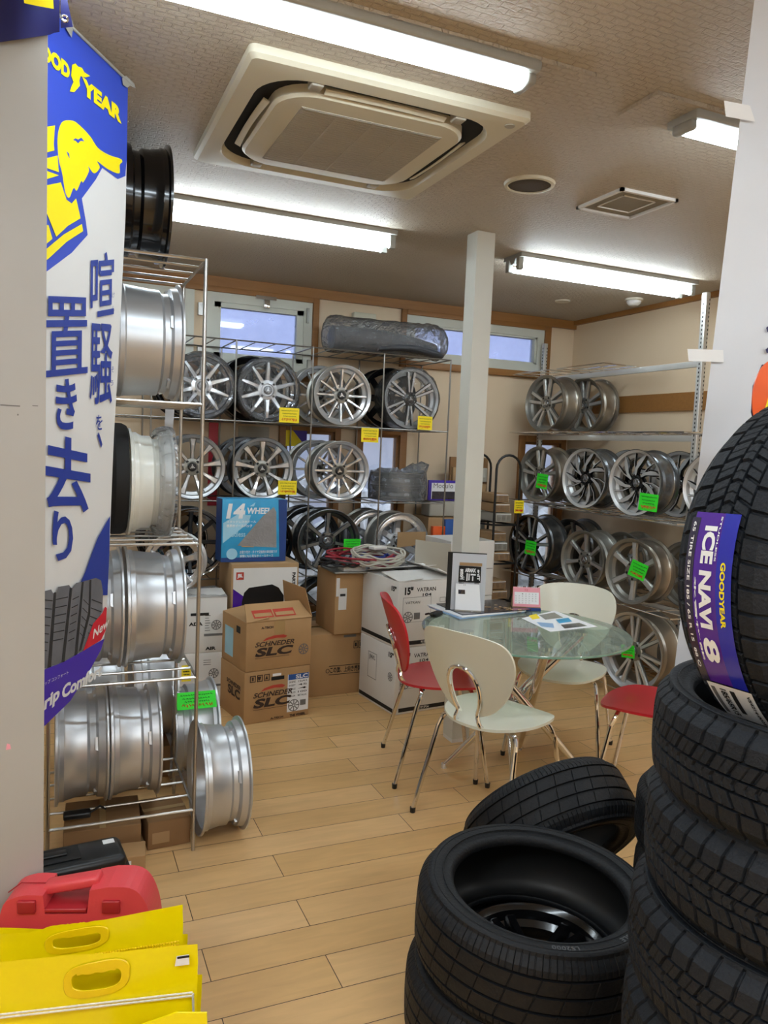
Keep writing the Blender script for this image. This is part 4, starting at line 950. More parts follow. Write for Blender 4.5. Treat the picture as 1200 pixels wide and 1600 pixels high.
o = lump('plastic_bag', [(-.46, -.05, .10), (-.38, -.05, .11), (-.1, -.06, .11), (.15, -.06, .115), (.33, -.05, .12), (.43, -.03, .09)], lambda f: .02+.105*min(1, f*8)*min(1, (1-f)*5+.35), 'film_dense', noise=.045, seg=30, rings=30, squash=.95); o.parent = t
for k in range(2):
    w_ = wheel('mesh_dished', ['silver wheel lying flat in a crinkled bag beside the middle twelve-spoke wheel', 'upper silver wheel of the flat bagged pair on the middle shelf'][k], (2.235, 4.975+.195, z2+.052+k*.1), 0, None, rot=(RD(-90), 0, 0) if True else None, R=.19, W=.10)
    w_.rotation_euler = (RD(-90), 0, 0); w_.location = (2.26, 4.985-.19, z2+.058+k*.095)
rr = random.Random(9); mb = MB(); vs = []; n = 36
rings = [(.3, .215), (.75, .215), (1.02, .20), (1.06, .12), (1.05, .05), (1.03, .008)]
for i, (r_, zz) in enumerate(rings):
    for k in range(n):
        a = 2*pi*k/n; q = .195*r_*(1+.05*rr.uniform(-1, 1)); zz_ = zz+.02*rr.uniform(-1, 1)*(0 if i == 5 else 1)
        if abs(a-.2) < .35 and i in (1, 2): q *= 1.2; zz_ += .05
        vs.append((2.26+q*cos(a), 4.985+q*sin(a), z2+zz_))
mb.add(vs, [(i*n+k, i*n+(k+1) % n, (i+1)*n+(k+1) % n, (i+1)*n+k) for i in range(len(rings)-1) for k in range(n)], 0, False)
tag(mb.build('plastic_bag', ['film_dense']), 'crinkled clear bag over the flat pair of wheels on the middle shelf', 'plastic bag')
# posters and things on the wall behind the rack
o = MB(); c = ony(350, 700, 5.235)
for (px0, py0, px1, py1, m, nm, lab) in ((327, 660, 338, 790, 'banner_red', 'picture_frame', 'narrow red framed panel on the back wall behind the rack'), (373, 665, 420, 688, 'appliance_grey', 'grey_card', 'grey card on the back wall below the yellow-tagged wheel')):
    a = ony(px0, py0, 5.232); b = ony(px1, py1, 5.232); tag(MB().box((a.x, 5.228, b.z), (b.x, 5.239, a.z)).build(nm, [m]), lab, 'panel')
a = ony(447, 668, 5.225); b = ony(479, 698, 5.225)
t = thing('window_sticker', 'purple and yellow sticker inside the low window top', 'sticker', (a.x, 5.225, b.z)); w_, h_ = b.x-a.x, a.z-b.z
MB().box((0, 0, 0), (w_, .002, h_)).build('sticker_sheet', ['banner_purple'], t); MB().poly([(0, -.001, 0), (w_*.95, -.001, 0), (w_*.3, -.001, h_*.9), (0, -.001, h_*.9)]).build('yellow_wedge', ['tag_yellow'], t)
# ================================================================ LEFT RACK WHEELS (axis along x)
def side(style, label, x, y, z, flip=False, **kw):
    # faces -X when rz=-90
    S = STY[style]; return wheel(style, label, (x, y, z+.006), RD(-90 if not flip else 90), kw.pop('group', None), **kw)
side('plain_steel', 'glossy black wheel on top of the left rack, nearest the light', .300, 2.99, 2.113, W=.165, R=.212)
side('plain_steel', 'glossy black wheel on top of the left rack, half behind the banner', .125, 2.99, 2.113, W=.165, R=.212)
side('barrel_silver', 'large plain silver wheel barrel on the upper shelf of the left rack', .315, 2.97, 1.621, flip=True, R=.215, W=.225)
side('barrel_white', 'white wheel with bubble wrap edge on the second shelf of the left rack', .335, 2.99, 1.131, flip=True, R=.197, W=.15)
side('barrel_silver', 'satin silver wheel on the third shelf of the left rack, right one', .350, 2.96, .648, flip=True, R=.222, W=.20)
side('barrel_silver', 'satin silver wheel on the third shelf of the left rack, beside the banner edge', .140, 2.96, .648, flip=True, R=.222, W=.20)
side('barrel_silver', 'silver wheel on the bottom shelf of the left rack, right of a touching pair', .290, 2.96, .154, flip=True, R=.212, W=.175)
side('barrel_silver', 'silver wheel on the bottom shelf of the left rack, left of a touching pair', .110, 2.96, .154, flip=True, R=.212, W=.175)
side('barrel_silver', 'silver wheel standing on the floor in front, right of the left rack leg', .603, 2.885, 0, R=.212, W=.172, flip=True)
side('barrel_silver', 'silver wheel on the floor under a green tag beside the left rack', .585, 3.33+.08, 0, R=.215, W=.19)
side('barrel_silver', 'silver wheel stacked behind the left rack under a yellow slip', .43, 3.56, .14, R=.222, W=.19)
side('barrel_silver', 'silver wheel deep behind the bottom shelf of the left rack', .20, 3.50, .14, R=.215, W=.19)
cb = Carton('low brown carton on the floor behind the left rack', (.06, 3.42, 0), .44, .34, .139, 0, 'card_dark'); cb.rect('top', 0, .46, 1, .54, 'tape_clear', 'packing_tape')
# wrapped items on second shelf
t = thing('wrapped_tyre_cover', 'black rough foam ring pressed against the white wheel on the left rack', 'foam ring', (.225, 2.99, 1.14))
mb = MB(); mb.lathe([(.12, -.028), (.195, -.030), (.204, -.015), (.203, .015), (.195, .030), (.12, .028)], 60, axis='X', closed=True, c=(0, 0, .204)); mb.build('foam_ring', ['black_matt'], t); mb = MB(); mb.lathe([(.0, .0), (.125, .0)], 40, axis='X', c=(.02, 0, .204)); mb.build('ring_backing', ['black_matt'], t)
rr = random.Random(4); mb = MB(); vs = []; n = 40
for i, (r_, xx) in enumerate(((.60, -.05), (.96, -.05), (1.0, -.02), (1.01, .02), (.98, .045))):
    for k in range(n): a = 2*pi*k/n; q = .198*r_*(1+.02*rr.uniform(-1, 1)); vs.append((.135+xx, 2.99+q*cos(a), 1.131+.204+q*sin(a)))
mb.add(vs, [(i*n+k, i*n+(k+1) % n, (i+1)*n+(k+1) % n, (i+1)*n+k) for i in range(4) for k in range(n)], 0, False); tag(mb.build('film_wrapped_wheel', ['film_dense']), 'film-wrapped wheel half behind the banner on the second shelf', 'wheel')
rr = random.Random(5); mb = MB(); vs = []; n = 60
for i, (r_, xx) in enumerate(((.97, .02), (1.012, .03), (1.03, .05), (1.035, .07), (1.02, .084), (.92, .086))):
    for k in range(n): a = 2*pi*k/n; q = .198*r_*(1+.012*rr.uniform(-1, 1)); vs.append((.335+xx, 2.99+q*cos(a), 1.139+.198+q*sin(a)))
mb.add(vs, [(i*n+k, i*n+(k+1) % n, (i+1)*n+(k+1) % n, (i+1)*n+k) for i in range(5) for k in range(n)], 0, False); tag(mb.build('bubble_wrap', ['film_dense']), 'clear bubble wrap round the rim edge of the white wheel', 'wrapping')
o = MB().add([(.425, 3.22, 1.615), (.46, 3.22, 1.615), (.452, 3.21, 1.47), (.42, 3.21, 1.475)], [(0, 1, 2, 3)]).build('paper_slip', ['poster_white']); tag(o, 'pale paper slip hanging under the upper shelf of the left rack', 'paper')
t = thing('valve_box', 'small dark gadget lying on the bottom bars of the left rack', 'gadget', (.10, 2.80, .165)); MB().box((-.05, -.02, 0), (.04, .02, .02), bev=.006).build('body', ['black_plastic'], t); MB().tube([(.04, 0, .012), (.07, .0, .03), (.09, .01, .012)], .004, 8).build('cord', ['black_plastic'], t)
# cardboard blocks beneath
c = Carton('small worn brown carton under the left rack, right one', (.335, 2.80, 0), .155, .20, .105, RD(4), 'card_dark'); c.rect('top', 0, .44, 1, .56, 'tape_clear', 'packing_tape'); c.rect('front', .1, .2, .5, .6, 'card_inner', 'worn_patch')
c = Carton('small worn brown carton under the left rack, left one beside the black case', (.05, 2.80, 0), .26, .24, .115, RD(-3), 'card_dark'); c.rect('top', .46, 0, .54, 1, 'tape_clear', 'packing_tape')
c = Carton('tiny brown carton with white sticker behind the black case', (.225, 2.645, 0), .085, .10, .075, RD(-6), 'card'); c.rect('front', .15, .45, .45, .8, 'paper', 'sticker')
# ================================================================ BACK CARTONS
c = Carton('upper white wheel carton with hand hole beside the left rack', (.50, 4.27, .316), .42, .33, .31, 0, 'card_white', group=None)
c.text('ADA', 'front', .50, .50, .68, .565, bold=.05); c.rect('front', .52, .68, .76, .73, 'black_matt', 'hand_hole')
c.wheelmark('front', .86, .50, .028); c.text('AIR', 'front', .72, .045, .86, .105, bold=.05)
for k in range(7): c.rect('front', .71, .40+.045*k, .78-(k % 3)*.01, .412+.045*k, 'print_grey', 'printed_line')
c.rect('front', .70, .30, .95, .345, 'print_grey', 'barcode'); c.flap('front', .17, 6); c.flap('back', .15, 5)
o = MB(); rr = random.Random(8); vs = [( .48+.045*i, 4.26+.035*j, .632+.012*rr.random()) for i in range(11) for j in range(10)]
o.add(vs, [(i*10+j, i*10+j+1, (i+1)*10+j+1, (i+1)*10+j) for i in range(10) for j in range(9)]); tag(o.build('plastic_film', ['film']), 'clear film draped over the upper white wheel carton', 'plastic film')
c = Carton('lower white wheel carton on the floor beside the left rack', (.50, 4.27, 0), .42, .33, .315, 0, 'card_white'); c.wheelmark('front', .84, .62, .028)
for k in range(3): c.rect('front', .70, .78+.04*k, .80, .79+.04*k, 'print_grey', 'printed_line')
c.rect('front', .70, .38, .95, .42, 'print_grey', 'barcode')
wheel('barrel_silver', 'bright silver spoked wheel standing on the white carton behind the left rack', (.655, 4.42, .645), RD(-18), R=.165, W=.15)
# speaker carton + blue wheel box
c = Carton('tall speaker carton with black speaker picture behind the brown boxes', (.955, 4.345, 0), .40, .34, .80, 0, 'card_inner', group=None)
mb = MB(); mb.add([Vector((.012, -.001, .02)), Vector((.39, -.001, .02)), Vector((.39, -.001, .775)), Vector((.012, -.001, .775))], [(0, 1, 2, 3)]); mb.build('printed_face', ['card_white'], c.t)
c.shape('front', [(.03, .30), (.97, .30), (.97, .62), (.75, .66), (.5, .58), (.25, .74), (.03, .82)], 'label_purple')
c.shape('front', [(.15, .3), (.16, .72), (.19, .79), (.26, .825), (.60, .845), (.70, .82), (.78, .76), (.80, .3)], 'black_plastic', 'printed_speaker', e=.002)
c.shape('front', [(.84, .60), (.96, .64), (.96, .70), (.88, .68)], 'print_blue', e=.0022)
c.rect('front', .07, .885, .18, .94, 'print_red', 'logo_square', e=.0022); mb = MB(); letter(mb, 'JBL', lambda u, v: c.front(u, v, .003), .085, .895, .165, .928, bold=.05); mb.build('logo_letters', ['paper'], c.t, fix=False)
mb = MB(); letter(mb, 'PARTYBOX', lambda u, v: c.front(.90+v*.05, .93-u*.20, .0025), 0, 0, 1, 1, bold=.05); mb.build('printed_text', ['print_black'], c.t, fix=False)
c = Carton('blue wheel box with clear window standing on the speaker carton', (.905, 4.40, .803), .385, .14, .365, RD(1.5), 'sky_blue', name='wheel_box')
c.rect('left', 0, 0, 1, 1, 'deep_blue', 'side_panel'); c.rect('front', 0, 0, 1, .07, 'deep_blue', 'printed_band'); c.shape('front', [(.90, .07), (1, .07), (1, 1), (.86, 1)], 'deep_blue', e=.0014)
c.shape('front', [(.02, .3), (.4, .62), (.5, .95), (.3, .8), (.02, .62)], 'pale_blue', e=.0013)
c.shape('front', [(.24, .26), (.85, .22), (.83, .80), (.79, .88), (.62, .73)], 'film_window', 'clear_window', e=.0022); c.shape('front', [(.25, .27), (.84, .23), (.82, .80), (.78, .86), (.62, .72)], 'card_inner', 'window_backing', e=.0018)
c.shape('front', [(.30, .24), (.38, .34), (.50, .23)], 'card', e=.0020)
c.text('14', 'front', .06, .69, .33, .93, 'paper', .05, .15); c.rect('front', .35, .745, .76, .885, 'sky_blue', e=.0016); c.text('WHEEL', 'front', .365, .765, .745, .865, 'paper', .035, .12)
c.text('スタッドレスホイール', 'front', .07, .62, .52, .66, 'paper', .02); c.text('専用ホイールパック', 'front', .07, .55, .46, .60, 'paper', .03); c.text('Studless', 'front', .07, .40, .36, .49, 'pale_blue', .02)
c.text('お取り付け・タイヤ交換用の専用箱です', 'front', .28, .13, .86, .18, 'paper', .01); c.text('保管にも便利なホイールケース', 'front', .28, .07, .80, .115, 'paper', .01)
mb = MB(); mb.lathe([(0, -.001), (.032, -.001)], 28, axis='Y', c=(.385*.16, -.002, .365*.13)); mb.build('round_badge', ['pale_blue'], c.t)
# brown SLC boxes
def slc(label, loc, rz, h, top_open):
    c = Carton(label, loc, .385, .345, h, rz, 'card')
    c.shape('front', [(.24, .60), (.30, .66), (.42, .70), (.56, .70), (.62, .665), (.58, .63), (.46, .645), (.34, .625)], 'print_red')
    c.text('SCHNEDER', 'front', .13, .49, .73, .59, 'print_brown', .025, .25); c.text('SLC', 'front', .13, .29, .68, .47, 'print_brown', .045, .25)
    c.rect('front', .14, .255, .66, .262, 'print_brown', 'printed_line')
    return c
c = slc('lower brown SLC carton standing on the floor', (.949, 3.936, 0), RD(9.5), .283, False)
c.text('SLC', 'left', .35, .42, .85, .60, 'print_brown', .04); c.text('SCHNEDER', 'left', .30, .62, .88, .70, 'print_brown', .03)
for k in range(3):
    c.frame('front', .08+.105*k, .80, .165+.105*k, .93, .012, 'print_brown')
    c.shape('front', [[(.11, .83), (.135, .83), (.135, .90), (.11, .90)], [(.205, .83), (.23, .83), (.25, .90), (.19, .90)], [(.305, .83), (.35, .83), (.33, .905)]][k], 'print_brown')
c.rect('front', .40, .79, .60, .86, 'black_matt', 'hand_hole'); c.rect('front', .42, .87, .55, .92, 'paper', 'sticker')
c.rect('front', .655, .12, .99, .86, 'paper', 'spec_label'); c.rect('front', .665, .75, .985, .86, 'print_blue', 'label_header', e=.0016)
mb = MB(); letter(mb, 'SLC', lambda u, v: c.front(u, v, .0026), .78, .765, .97, .845, bold=.035); mb.build('label_title', ['paper'], c.t, fix=False)
for i, (a_, b_) in enumerate((('SIZE', '15x4.5'), ('INSET', '45'), ('HOLE', '4'), ('P.C.D', '100'), ('COLOR', 'METALLIC'))):
    z_ = .69-.07*i; c.text([(a_, .675, z_, .78, z_+.035), (b_, .82, z_, .96, z_+.035)], 'front', 0, 0, 0, 0, 'print_black', .01); 
c.wheelmark('front', .76, .24, .034); c.rect('front', .86, .22, .95, .33, 'print_grey', 'barcode', e=.0018); c.text('A-TECH', 'front', .40, .03, .60, .07, 'print_brown', .04); c.text('THE WHEEL', 'front', .70, .02, .95, .07, 'print_brown', .06)
c = slc('upper brown SLC carton with raised flaps on the lower one', (.952, 3.938, .285), RD(9.5), .265, True)
c.text('A-TECH', 'front', .22, .85, .40, .90, 'print_brown', .04); c.rect('front', .42, .72, .58, .99, 'tape_clear', 'packing_tape')
c.wheelmark('front', .88, .35, .03); c.rect('left', .15, .15, .5, .75, 'pale_blue', 'side_label'); c.rect('left', .62, .72, .78, .86, 'black_matt', 'hand_hole')
f = c.flap('front', .13, 35, taper=.03); 
f2 = c.flap('right', .16, 78, taper=.03); c.flap('left', .13, 8)
for u0, u1 in ((.13, .43), (.45, .77)):
    mb = MB(); a = RD(35); fn = lambda u, v: Vector((u*.385, cos(a)*.13*v-.004, .265+sin(a)*.13*v+.004))
    mb.add([fn(u0, .18), fn(u1, .18), fn(u1, .62), fn(u0, .62)], [(0, 1, 2, 3)]); mb.add([fn(u0+.02, .25)+Vector((0, -.0005, .0006)), fn(u1-.02, .25)+Vector((0, -.0005, .0006)), fn(u1-.02, .44)+Vector((0, -.0005, .0006)), fn(u0+.02, .44)+Vector((0, -.0005, .0006))], [(0, 1, 2, 3)], 1); mb.build('printed_warning', ['print_red', 'card'], f, fix=False)
# tan cartons
c = Carton('wide brown carton with Japanese this-side-up line behind the SLC boxes', (1.365, 4.275, 0), .405, .36, .375, RD(2.5), 'card')
c.text('この面、上向き厳禁', 'front', .46, .36, .96, .46, 'print_black', .02); c.rect('front', .44, .47, .98, .48, 'print_black', 'printed_line'); c.rect('front', .44, .33, .98, .34, 'print_black', 'printed_line')
for u in (.86, .94): c.frame('front', u-.035, .74, u+.035, .86, .008, 'print_black'); c.shape('front', [(u-.015, .77), (u+.015, .77), (u+.015, .83), (u-.015, .83)], 'print_black')
c.rect('front', .66, .93, .86, .97, 'print_grey', 'printed_line'); c.rect('top', 0, .47, 1, .53, 'tape_clear', 'packing_tape'); c.flap('back', .17, 3)
mb = MB()
for k in range(24): a, b = 2*pi*k/24, 2*pi*(k+1)/24; mb.add([c.front(.42+.03*cos(q)*s_, .40+.035*sin(q)*s_) for q, s_ in ((a, 1), (b, 1), (b, .75), (a, .75))], [(0, 1, 2, 3)])
mb.build('printed_ring', ['print_black'], c.t, fix=False)
c2 = Carton('narrow brown carton with white stickers carrying the cable pile', (1.555, 4.25, .378), .215, .30, .37, RD(3), 'card')
c2.rect('front', .10, .40, .34, .75, 'card_white', 'sticker'); c2.rect('front', .02, .62, .12, .92, 'card_white', 'sticker'); c2.rect('front', .14, .62, .30, .66, 'print_black', 'barcode', e=.0018)
# white 15 inch cartons
def w15(label, z, h, top):
    c = Carton(label, (1.778, 3.845, z), .40, .41, h, RD(7), 'card_white')
    c.text('15"', 'front', .10, .80, .24, .92, 'print_black', .05); c.text('VATRAN', 'front', .30, .84, .62, .90, 'print_black', .01); c.text('15"', 'left', .82, .84, .95, .92, 'print_black', .05)
    c.text('104', 'front', .40, .765, .55, .81, 'print_black', .01); c.rect('front', .08, .035, .98, .095, 'print_black', 'black_band'); c.rect('left', .02, .035, .98, .095, 'print_black', 'black_band')
    mb = MB(); letter(mb, '取扱注意', lambda u, v: c.front(u, v, .003), .40, .042, .60, .088, bold=.04); mb.build('band_letters', ['card_white'], c.t, fix=False)
    c.wheelmark('front', .17, .46, .032); c.rect('front', .27, .42, .37, .52, 'print_grey', 'barcode'); c.text('VATRAN', 'front', .12, .66, .36, .70, 'print_grey', .0)
    c.frame('front', .08, .38, .55, .76, .004, 'print_grey'); c.frame('front', .70, .66, .80, .73, .005, 'print_grey')
    c.wheelmark('left', .88, .55, .025); return c
c = w15('lower white 15-inch wheel carton left of the glass table', 0, .382, False); c.frame('left', .25, .38, .50, .78, .008, 'print_grey'); c.text('JWL', 'left', .28, .66, .46, .74, 'print_grey', .02)
c = w15('upper white 15-inch wheel carton with loosely folded flaps', .384, .375, True); c.flap('front', .20, 7); c.flap('back', .19, 14); c.flap('left', .16, 5); c.flap('right', .16, 22)
c = Carton('open white carton with one grey flap swung out beside the white post', (2.345, 4.31, .56), .335, .34, .36, RD(3), 'card_white', open_top=True); c.rect('front', .02, .49, .98, .50, 'print_grey', 'seam')
mb = MB(); q = [(-.29, -.06, .19), (0, -.002, .0), (0, -.002, .345), (-.29, -.06, .385)]; mb.add([Vector(p) for p in q]+[Vector(p)+Vector((0, .004, 0)) for p in q], [(0, 1, 2, 3), (4, 5, 6, 7), (0, 1, 5, 4), (1, 2, 6, 5), (2, 3, 7, 6), (3, 0, 4, 7)]); mb.build('flap', ['appliance_grey'], c.t)
mb = MB(); q = [(-.28, .20, .30), (.0, .33, .30), (.0, .33, .385), (-.28, .20, .40)]; mb.add([Vector(p) for p in q]+[Vector(p)+Vector((0, .004, 0)) for p in q], [(0, 1, 2, 3), (4, 5, 6, 7), (0, 1, 5, 4), (1, 2, 6, 5), (2, 3, 7, 6), (3, 0, 4, 7)]); mb.build('flap', ['card_inner'], c.t)
c = Carton('white carton under the open one behind the glass table', (2.345, 4.31, 0), .335, .34, .558, RD(3), 'card_white'); c.rect('front', .02, .9, .98, .91, 'print_grey', 'seam')
# ================================================================ CABLE PILE
t = thing('cable_tray', 'grey wire tray under the tangle of cables on the narrow brown carton', 'tray', (1.53, 4.20, .75))
MB().box((0, 0, 0), (.42, .28, .012), bev=.004).build('tray_base', ['rim_grey'], t); MB().box((.06, .02, .012), (.2, .12, .05), bev=.003).build('battery_block', ['card_white'], t); MB().box((.26, .1, .012), (.42, .26, .03)).build('paper_stack', ['paper'], t)
rr = random.Random(12)
def coil(label, cx, cy, z, rx, ry, n, m, seed, rad=.0055, wob=.012, tilt=.0):
    rr = random.Random(seed); P = []
    for k in range(n*14):
        a = 2*pi*k/14; P.append((cx+(rx+rr.uniform(-wob, wob))*cos(a), cy+(ry+rr.uniform(-wob, wob))*sin(a), z+.010*k/14+rr.uniform(0, .022)+tilt*(1+sin(a))))
    o = MB().tube(cr(P, 4), rad, 8).build('cable', [m]); tag(o, label, 'cable'); return o
coil('coiled pale grey cable lying on top of the tangle', 1.80, 4.20, .785, .16, .095, 6, 'cable_grey', 1, .0062, .016, .028)
coil('dark red cable looped through the tangle beside the grey coil', 1.74, 4.27, .785, .20, .11, 5, 'cable_red', 2, .006, .05, .02)
coil('blue cable in the middle of the tangle', 1.80, 4.30, .80, .12, .09, 4, 'cable_blue', 3, .005, .04)
coil('black cable at the left end of the tangle', 1.60, 4.27, .78, .11, .09, 4, 'cable_black', 4, .006, .04)
o = MB().box((-.05, -.03, 0), (.05, .03, .02), bev=.006, T=Matrix.Translation((1.82, 4.26, .885)) @ Matrix.Rotation(.3, 4, 'Z')).build('cable_plug', ['card_white']); tag(o, 'white plug block lying on the coiled cables', 'plug')
t = thing('paper_booklets', 'small stack of white booklets between the cables and the open carton', 'booklet', (2.0, 4.20, .762), .2)
for k in range(3): MB().box((0, 0, k*.012), (.15-.01*k, .12, k*.012+.009)).build('booklet', ['paper'], t)
# ================================================================ RIGHT RACK WHEELS
def rw(style, label, y, z, x=3.30, rz=-83, **kw):
    # x is the plane of the face
    S = STY[style]; w_ = kw.get('W') or S.get('W', .17); a = RD(rz)
    return wheel(style, label, (x+w_/2*(-sin(a)), y+w_/2*cos(a), z+.007), a, None, **kw)
rw('twin_grey', 'grey twin-spoke wheel on the highest loaded tray, left one', 4.78, 1.655, 3.31)
rw('twin_grey', 'grey wheel on the highest loaded tray, right one showing its barrel', 4.72, 1.655, 3.60)
rw('twin_grey', 'bronze-grey twin-spoke wheel with green tag on the upper middle tray', 4.80, 1.135, 3.30)
rw('twin_grey', 'bronze wheel behind the green-tagged twin-spoke wheel, upper middle tray', 4.72, 1.135, 3.56)
rw('turbine_black', 'black and polished swirl-spoke wheel without a tag, upper middle tray', 4.27, 1.135, 3.31)
rw('turbine_black', 'black swirl-spoke wheel with green tag, upper middle tray', 3.75, 1.135, 3.29)
rw('turbine_black', 'black swirl-spoke wheel behind the untagged one, upper middle tray', 4.16, 1.135, 3.58)
rw('turbine_black', 'black swirl-spoke wheel behind the green-tagged one, beside the poster', 3.67, 1.135, 3.56)
rw('turbine_black', 'black wheel at the right end of the upper middle tray', 3.36, 1.135, 3.52)
rw('twin_polished', 'dark polished twin-spoke wheel with green tag, lower middle tray by the black stand', 4.83, .59, 3.28)
rw('seven_dark', 'dark wheel behind the polished twin-spoke wheel, lower middle tray', 4.72, .59, 3.56)
rw('seven_grey', 'grey seven-spoke wheel without a tag, lower middle tray', 4.22, .59, 3.30)
rw('seven_grey', 'grey wheel behind the untagged seven-spoke wheel', 4.13, .59, 3.56)
rw('six_bronze', 'grey six-spoke wheel with tilted green tag, lower middle tray', 3.72, .59, 3.28)
rw('six_bronze', 'bronze wheel behind the six-spoke wheel, beside the poster', 3.55, .59, 3.56)
rw('big_grey', 'large grey split-spoke wheel on the lowest tray beyond the glass table', 3.67, .06, 3.28)
rw('seven_dark', 'dark wheel on the lowest tray behind the large grey wheel', 3.52, .06, 3.58)
rw('big_grey', 'large wheel on the lowest tray hidden behind the white chair', 4.30, .06, 3.30)
rw('seven_dark', 'dark wheel low on the lowest tray behind the pink calendar', 4.85, .06, 3.30)
# ================================================================ BLACK DISPLAY STAND with bagged parts
t = thing('display_stand', 'black tube stand with arched top holding bagged parts beside the right rack', 'stand', (2.905, 4.72, 0))
for x0, y0 in ((0, 0), (-.09, .26)):
    P = [(x0, y0, 0), (x0, y0, 1.38)] + [(x0+.10-.10*cos(a), y0, 1.38+.10*sin(a)) for a in [pi*k/10 for k in range(1, 10)]] + [(x0+.20, y0, 1.38), (x0+.20, y0, 0)]
    MB().tube(P, .009, 8).build('arch_tube', ['black_plastic'], t)
for z in (.12, .42, .70, .98): MB().tube([(0, 0, z), (.20, 0, z), (.11, .26, z), (-.09, .26, z)], .007, 8, closed=True).build('cross_bar', ['black_plastic'], t)
rr = random.Random(21); k = 0
for z, n in ((.13, 2), (.43, 2), (.71, 3), (.99, 3)):
    for i in range(n):
        zz = z+.01+i*.07
        o = Carton(['clear packet of metal parts, lowest shelf of the black stand', 'clear packet of metal parts, second shelf of the black stand', 'clear packet of metal parts, third shelf of the black stand', 'clear packet of metal parts, top shelf of the black stand'][[.13, .43, .71, .99].index(z)],
                   (2.93-.01*i, 4.735+.012*i, zz), .13, .22, .062, RD(rr.uniform(-4, 4)), 'card_inner' if (i+k) % 3 else 'appliance_grey', name='parts_packet', cat='packet', group='clear parts packets on the black stand')
        for q in range(3): o.rect('front', .06+.31*q, .15, .30+.31*q, .85, 'film', 'clear_pocket', e=.002)
        o.rect('front', .04, .82, .96, .9, 'paper', 'printed_line', e=.0025)
    k += 1
t = thing('wall_packets', 'rows of clear parts packets hanging left of the black stand', 'packet', (2.72, 5.02, .55))
mb = MB(); k = 0
for i in range(3):
    for j in range(7): MB().box((i*.10, 0, j*.12), (i*.10+.09, .03, j*.12+.105), bev=.004).build('packet', [['card_inner', 'appliance_grey', 'card_white'][(i*2+j) % 3]], t)
MB().box((-.01, .03, -.55), (.31, .05, .9)).build('backing_board', ['card_dark'], t)
# purple sign, blue folder, orange panel behind the post
a = ony(670, 750, 5.0); b = ony(712, 776, 5.0)
t = thing('purple_sign', 'purple framed sign with a car picture left of the white post', 'sign', (a.x, 5.0, b.z-.03)); w_, h_ = .25, a.z-b.z+.03
MB().box((0, 0, 0), (w_, .012, h_), bev=.002).build('frame', ['banner_purple'], t); MB().box((.025, -.001, .01), (w_-.025, .0, h_-.02)).build('white_insert', ['paper'], t); MB().box((.03, -.002, .01), (w_-.03, -.001, h_*.45)).build('car_picture', ['magazine_dark'], t)
mb = MB(); letter(mb, 'Modulo', lambda u, v: Vector((u, -.003, v)), .04, h_*.62, w_-.05, h_*.85); mb.build('sign_letters', ['print_grey'], t, fix=False)
t = thing('grey_case', 'pale grey plastic case below the purple sign', 'case', (a.x+.0, 4.97, b.z-.145)); MB().box((0, 0, 0), (.24, .14, .11), bev=.012).build('body', ['appliance_grey'], t)
t = thing('side_cabinet', 'wooden side panel with blue and orange folders behind the white post', 'cabinet', (2.50, 4.95, 0)); MB().box((0, 0, 0), (.20, .26, b.z-.15), bev=.004).build('body', ['card_inner'], t)
for x0, z0, x1, z1, m, lab in ((.02, .62, .12, .95, 'pop_orange', 'orange folder leaning on the wooden side panel'), (.12, .80, .20, 1.0, 'print_blue', 'blue folder leaning on the wooden side panel'), (.20, .70, .25, .98, 'paper', 'white folder leaning on the wooden side panel')):
    tag(MB().box((2.50+x0, 4.91, z0), (2.50+x1, 4.945, z1), bev=.003).build('folder', [m]), lab, 'folder')
# ================================================================ TABLE + CHAIRS
make_table((2.0, 2.93, 0), 0)
def chair(label, col, x, y, face): return make_chair(label, col, (x, y, 0), RD(face-90))
chair('white shell chair nearest the camera, its back to us, chrome hoop showing', 'white_shell', 1.692, 2.640, 22)
chair('red shell chair left of the glass table, seen side-on before the white cartons', 'red_shell', 1.70, 3.15, -17)
chair('white shell chair on the far right side of the glass table', 'white_shell', 2.37, 3.13, -137)
chair('red shell chair half hidden by the tyre stack on the right', 'red_shell', 2.42, 2.555, 128)
TZ = .7015
def flat(name, label, cat, pts, m, z, th=.0015, group=None):
    P = [onz(x, y, z+th) for x, y in pts]; c = sum(P, Vector())/len(P); c.z = z
    t = thing(name, label, cat, c, 0, group); mb = MB(); mb.poly([Vector((p.x-c.x, p.y-c.y, 0)) for p in P], th, (0, 0, 1)); mb.build('sheet', [m], t); return t, c
def fp(t, c, pts, m, z, name): 
    mb = MB(); mb.poly([(p.x-c.x, p.y-c.y, z-c.z) for p in [onz(x, y, z) for x, y in pts]]); return mb.build(name, [m], t)
t, c = flat('magazine', 'pale blue magazine at the bottom of the pile on the glass table', 'magazine', [(670, 947), (757, 938), (820, 955), (718, 966)], 'magazine_blue', TZ, .006)
t, c = flat('magazine', 'white brochure in the middle of the pile on the glass table', 'magazine', [(667, 945), (745, 939), (822, 954), (722, 964)], 'paper', TZ+.007, .004)
t, c = flat('magazine', 'dark car magazine on top of the pile, printed with wheels and pale lettering', 'magazine', [(682, 943), (779, 936), (830, 952), (722, 960)], 'magazine_dark', TZ+.012, .004)
mb = MB()
for k, (x0, y0, x1, y1) in enumerate(((709, 945, 742, 956), (714, 944, 750, 955), (720, 947, 738, 953))):
    q = [onz(x0, y0, TZ+.0165), onz(x0+5, y0-.4, TZ+.0165), onz(x1+3, y1-.6, TZ+.0165), onz(x1-5, y1, TZ+.0165)]; mb.add([(p.x-c.x, p.y-c.y, TZ+.0166-c.z) for p in q], [(0, 1, 2, 3)])
mb.build('cover_lettering', ['paper'], t)
rr = random.Random(2); mb = MB()
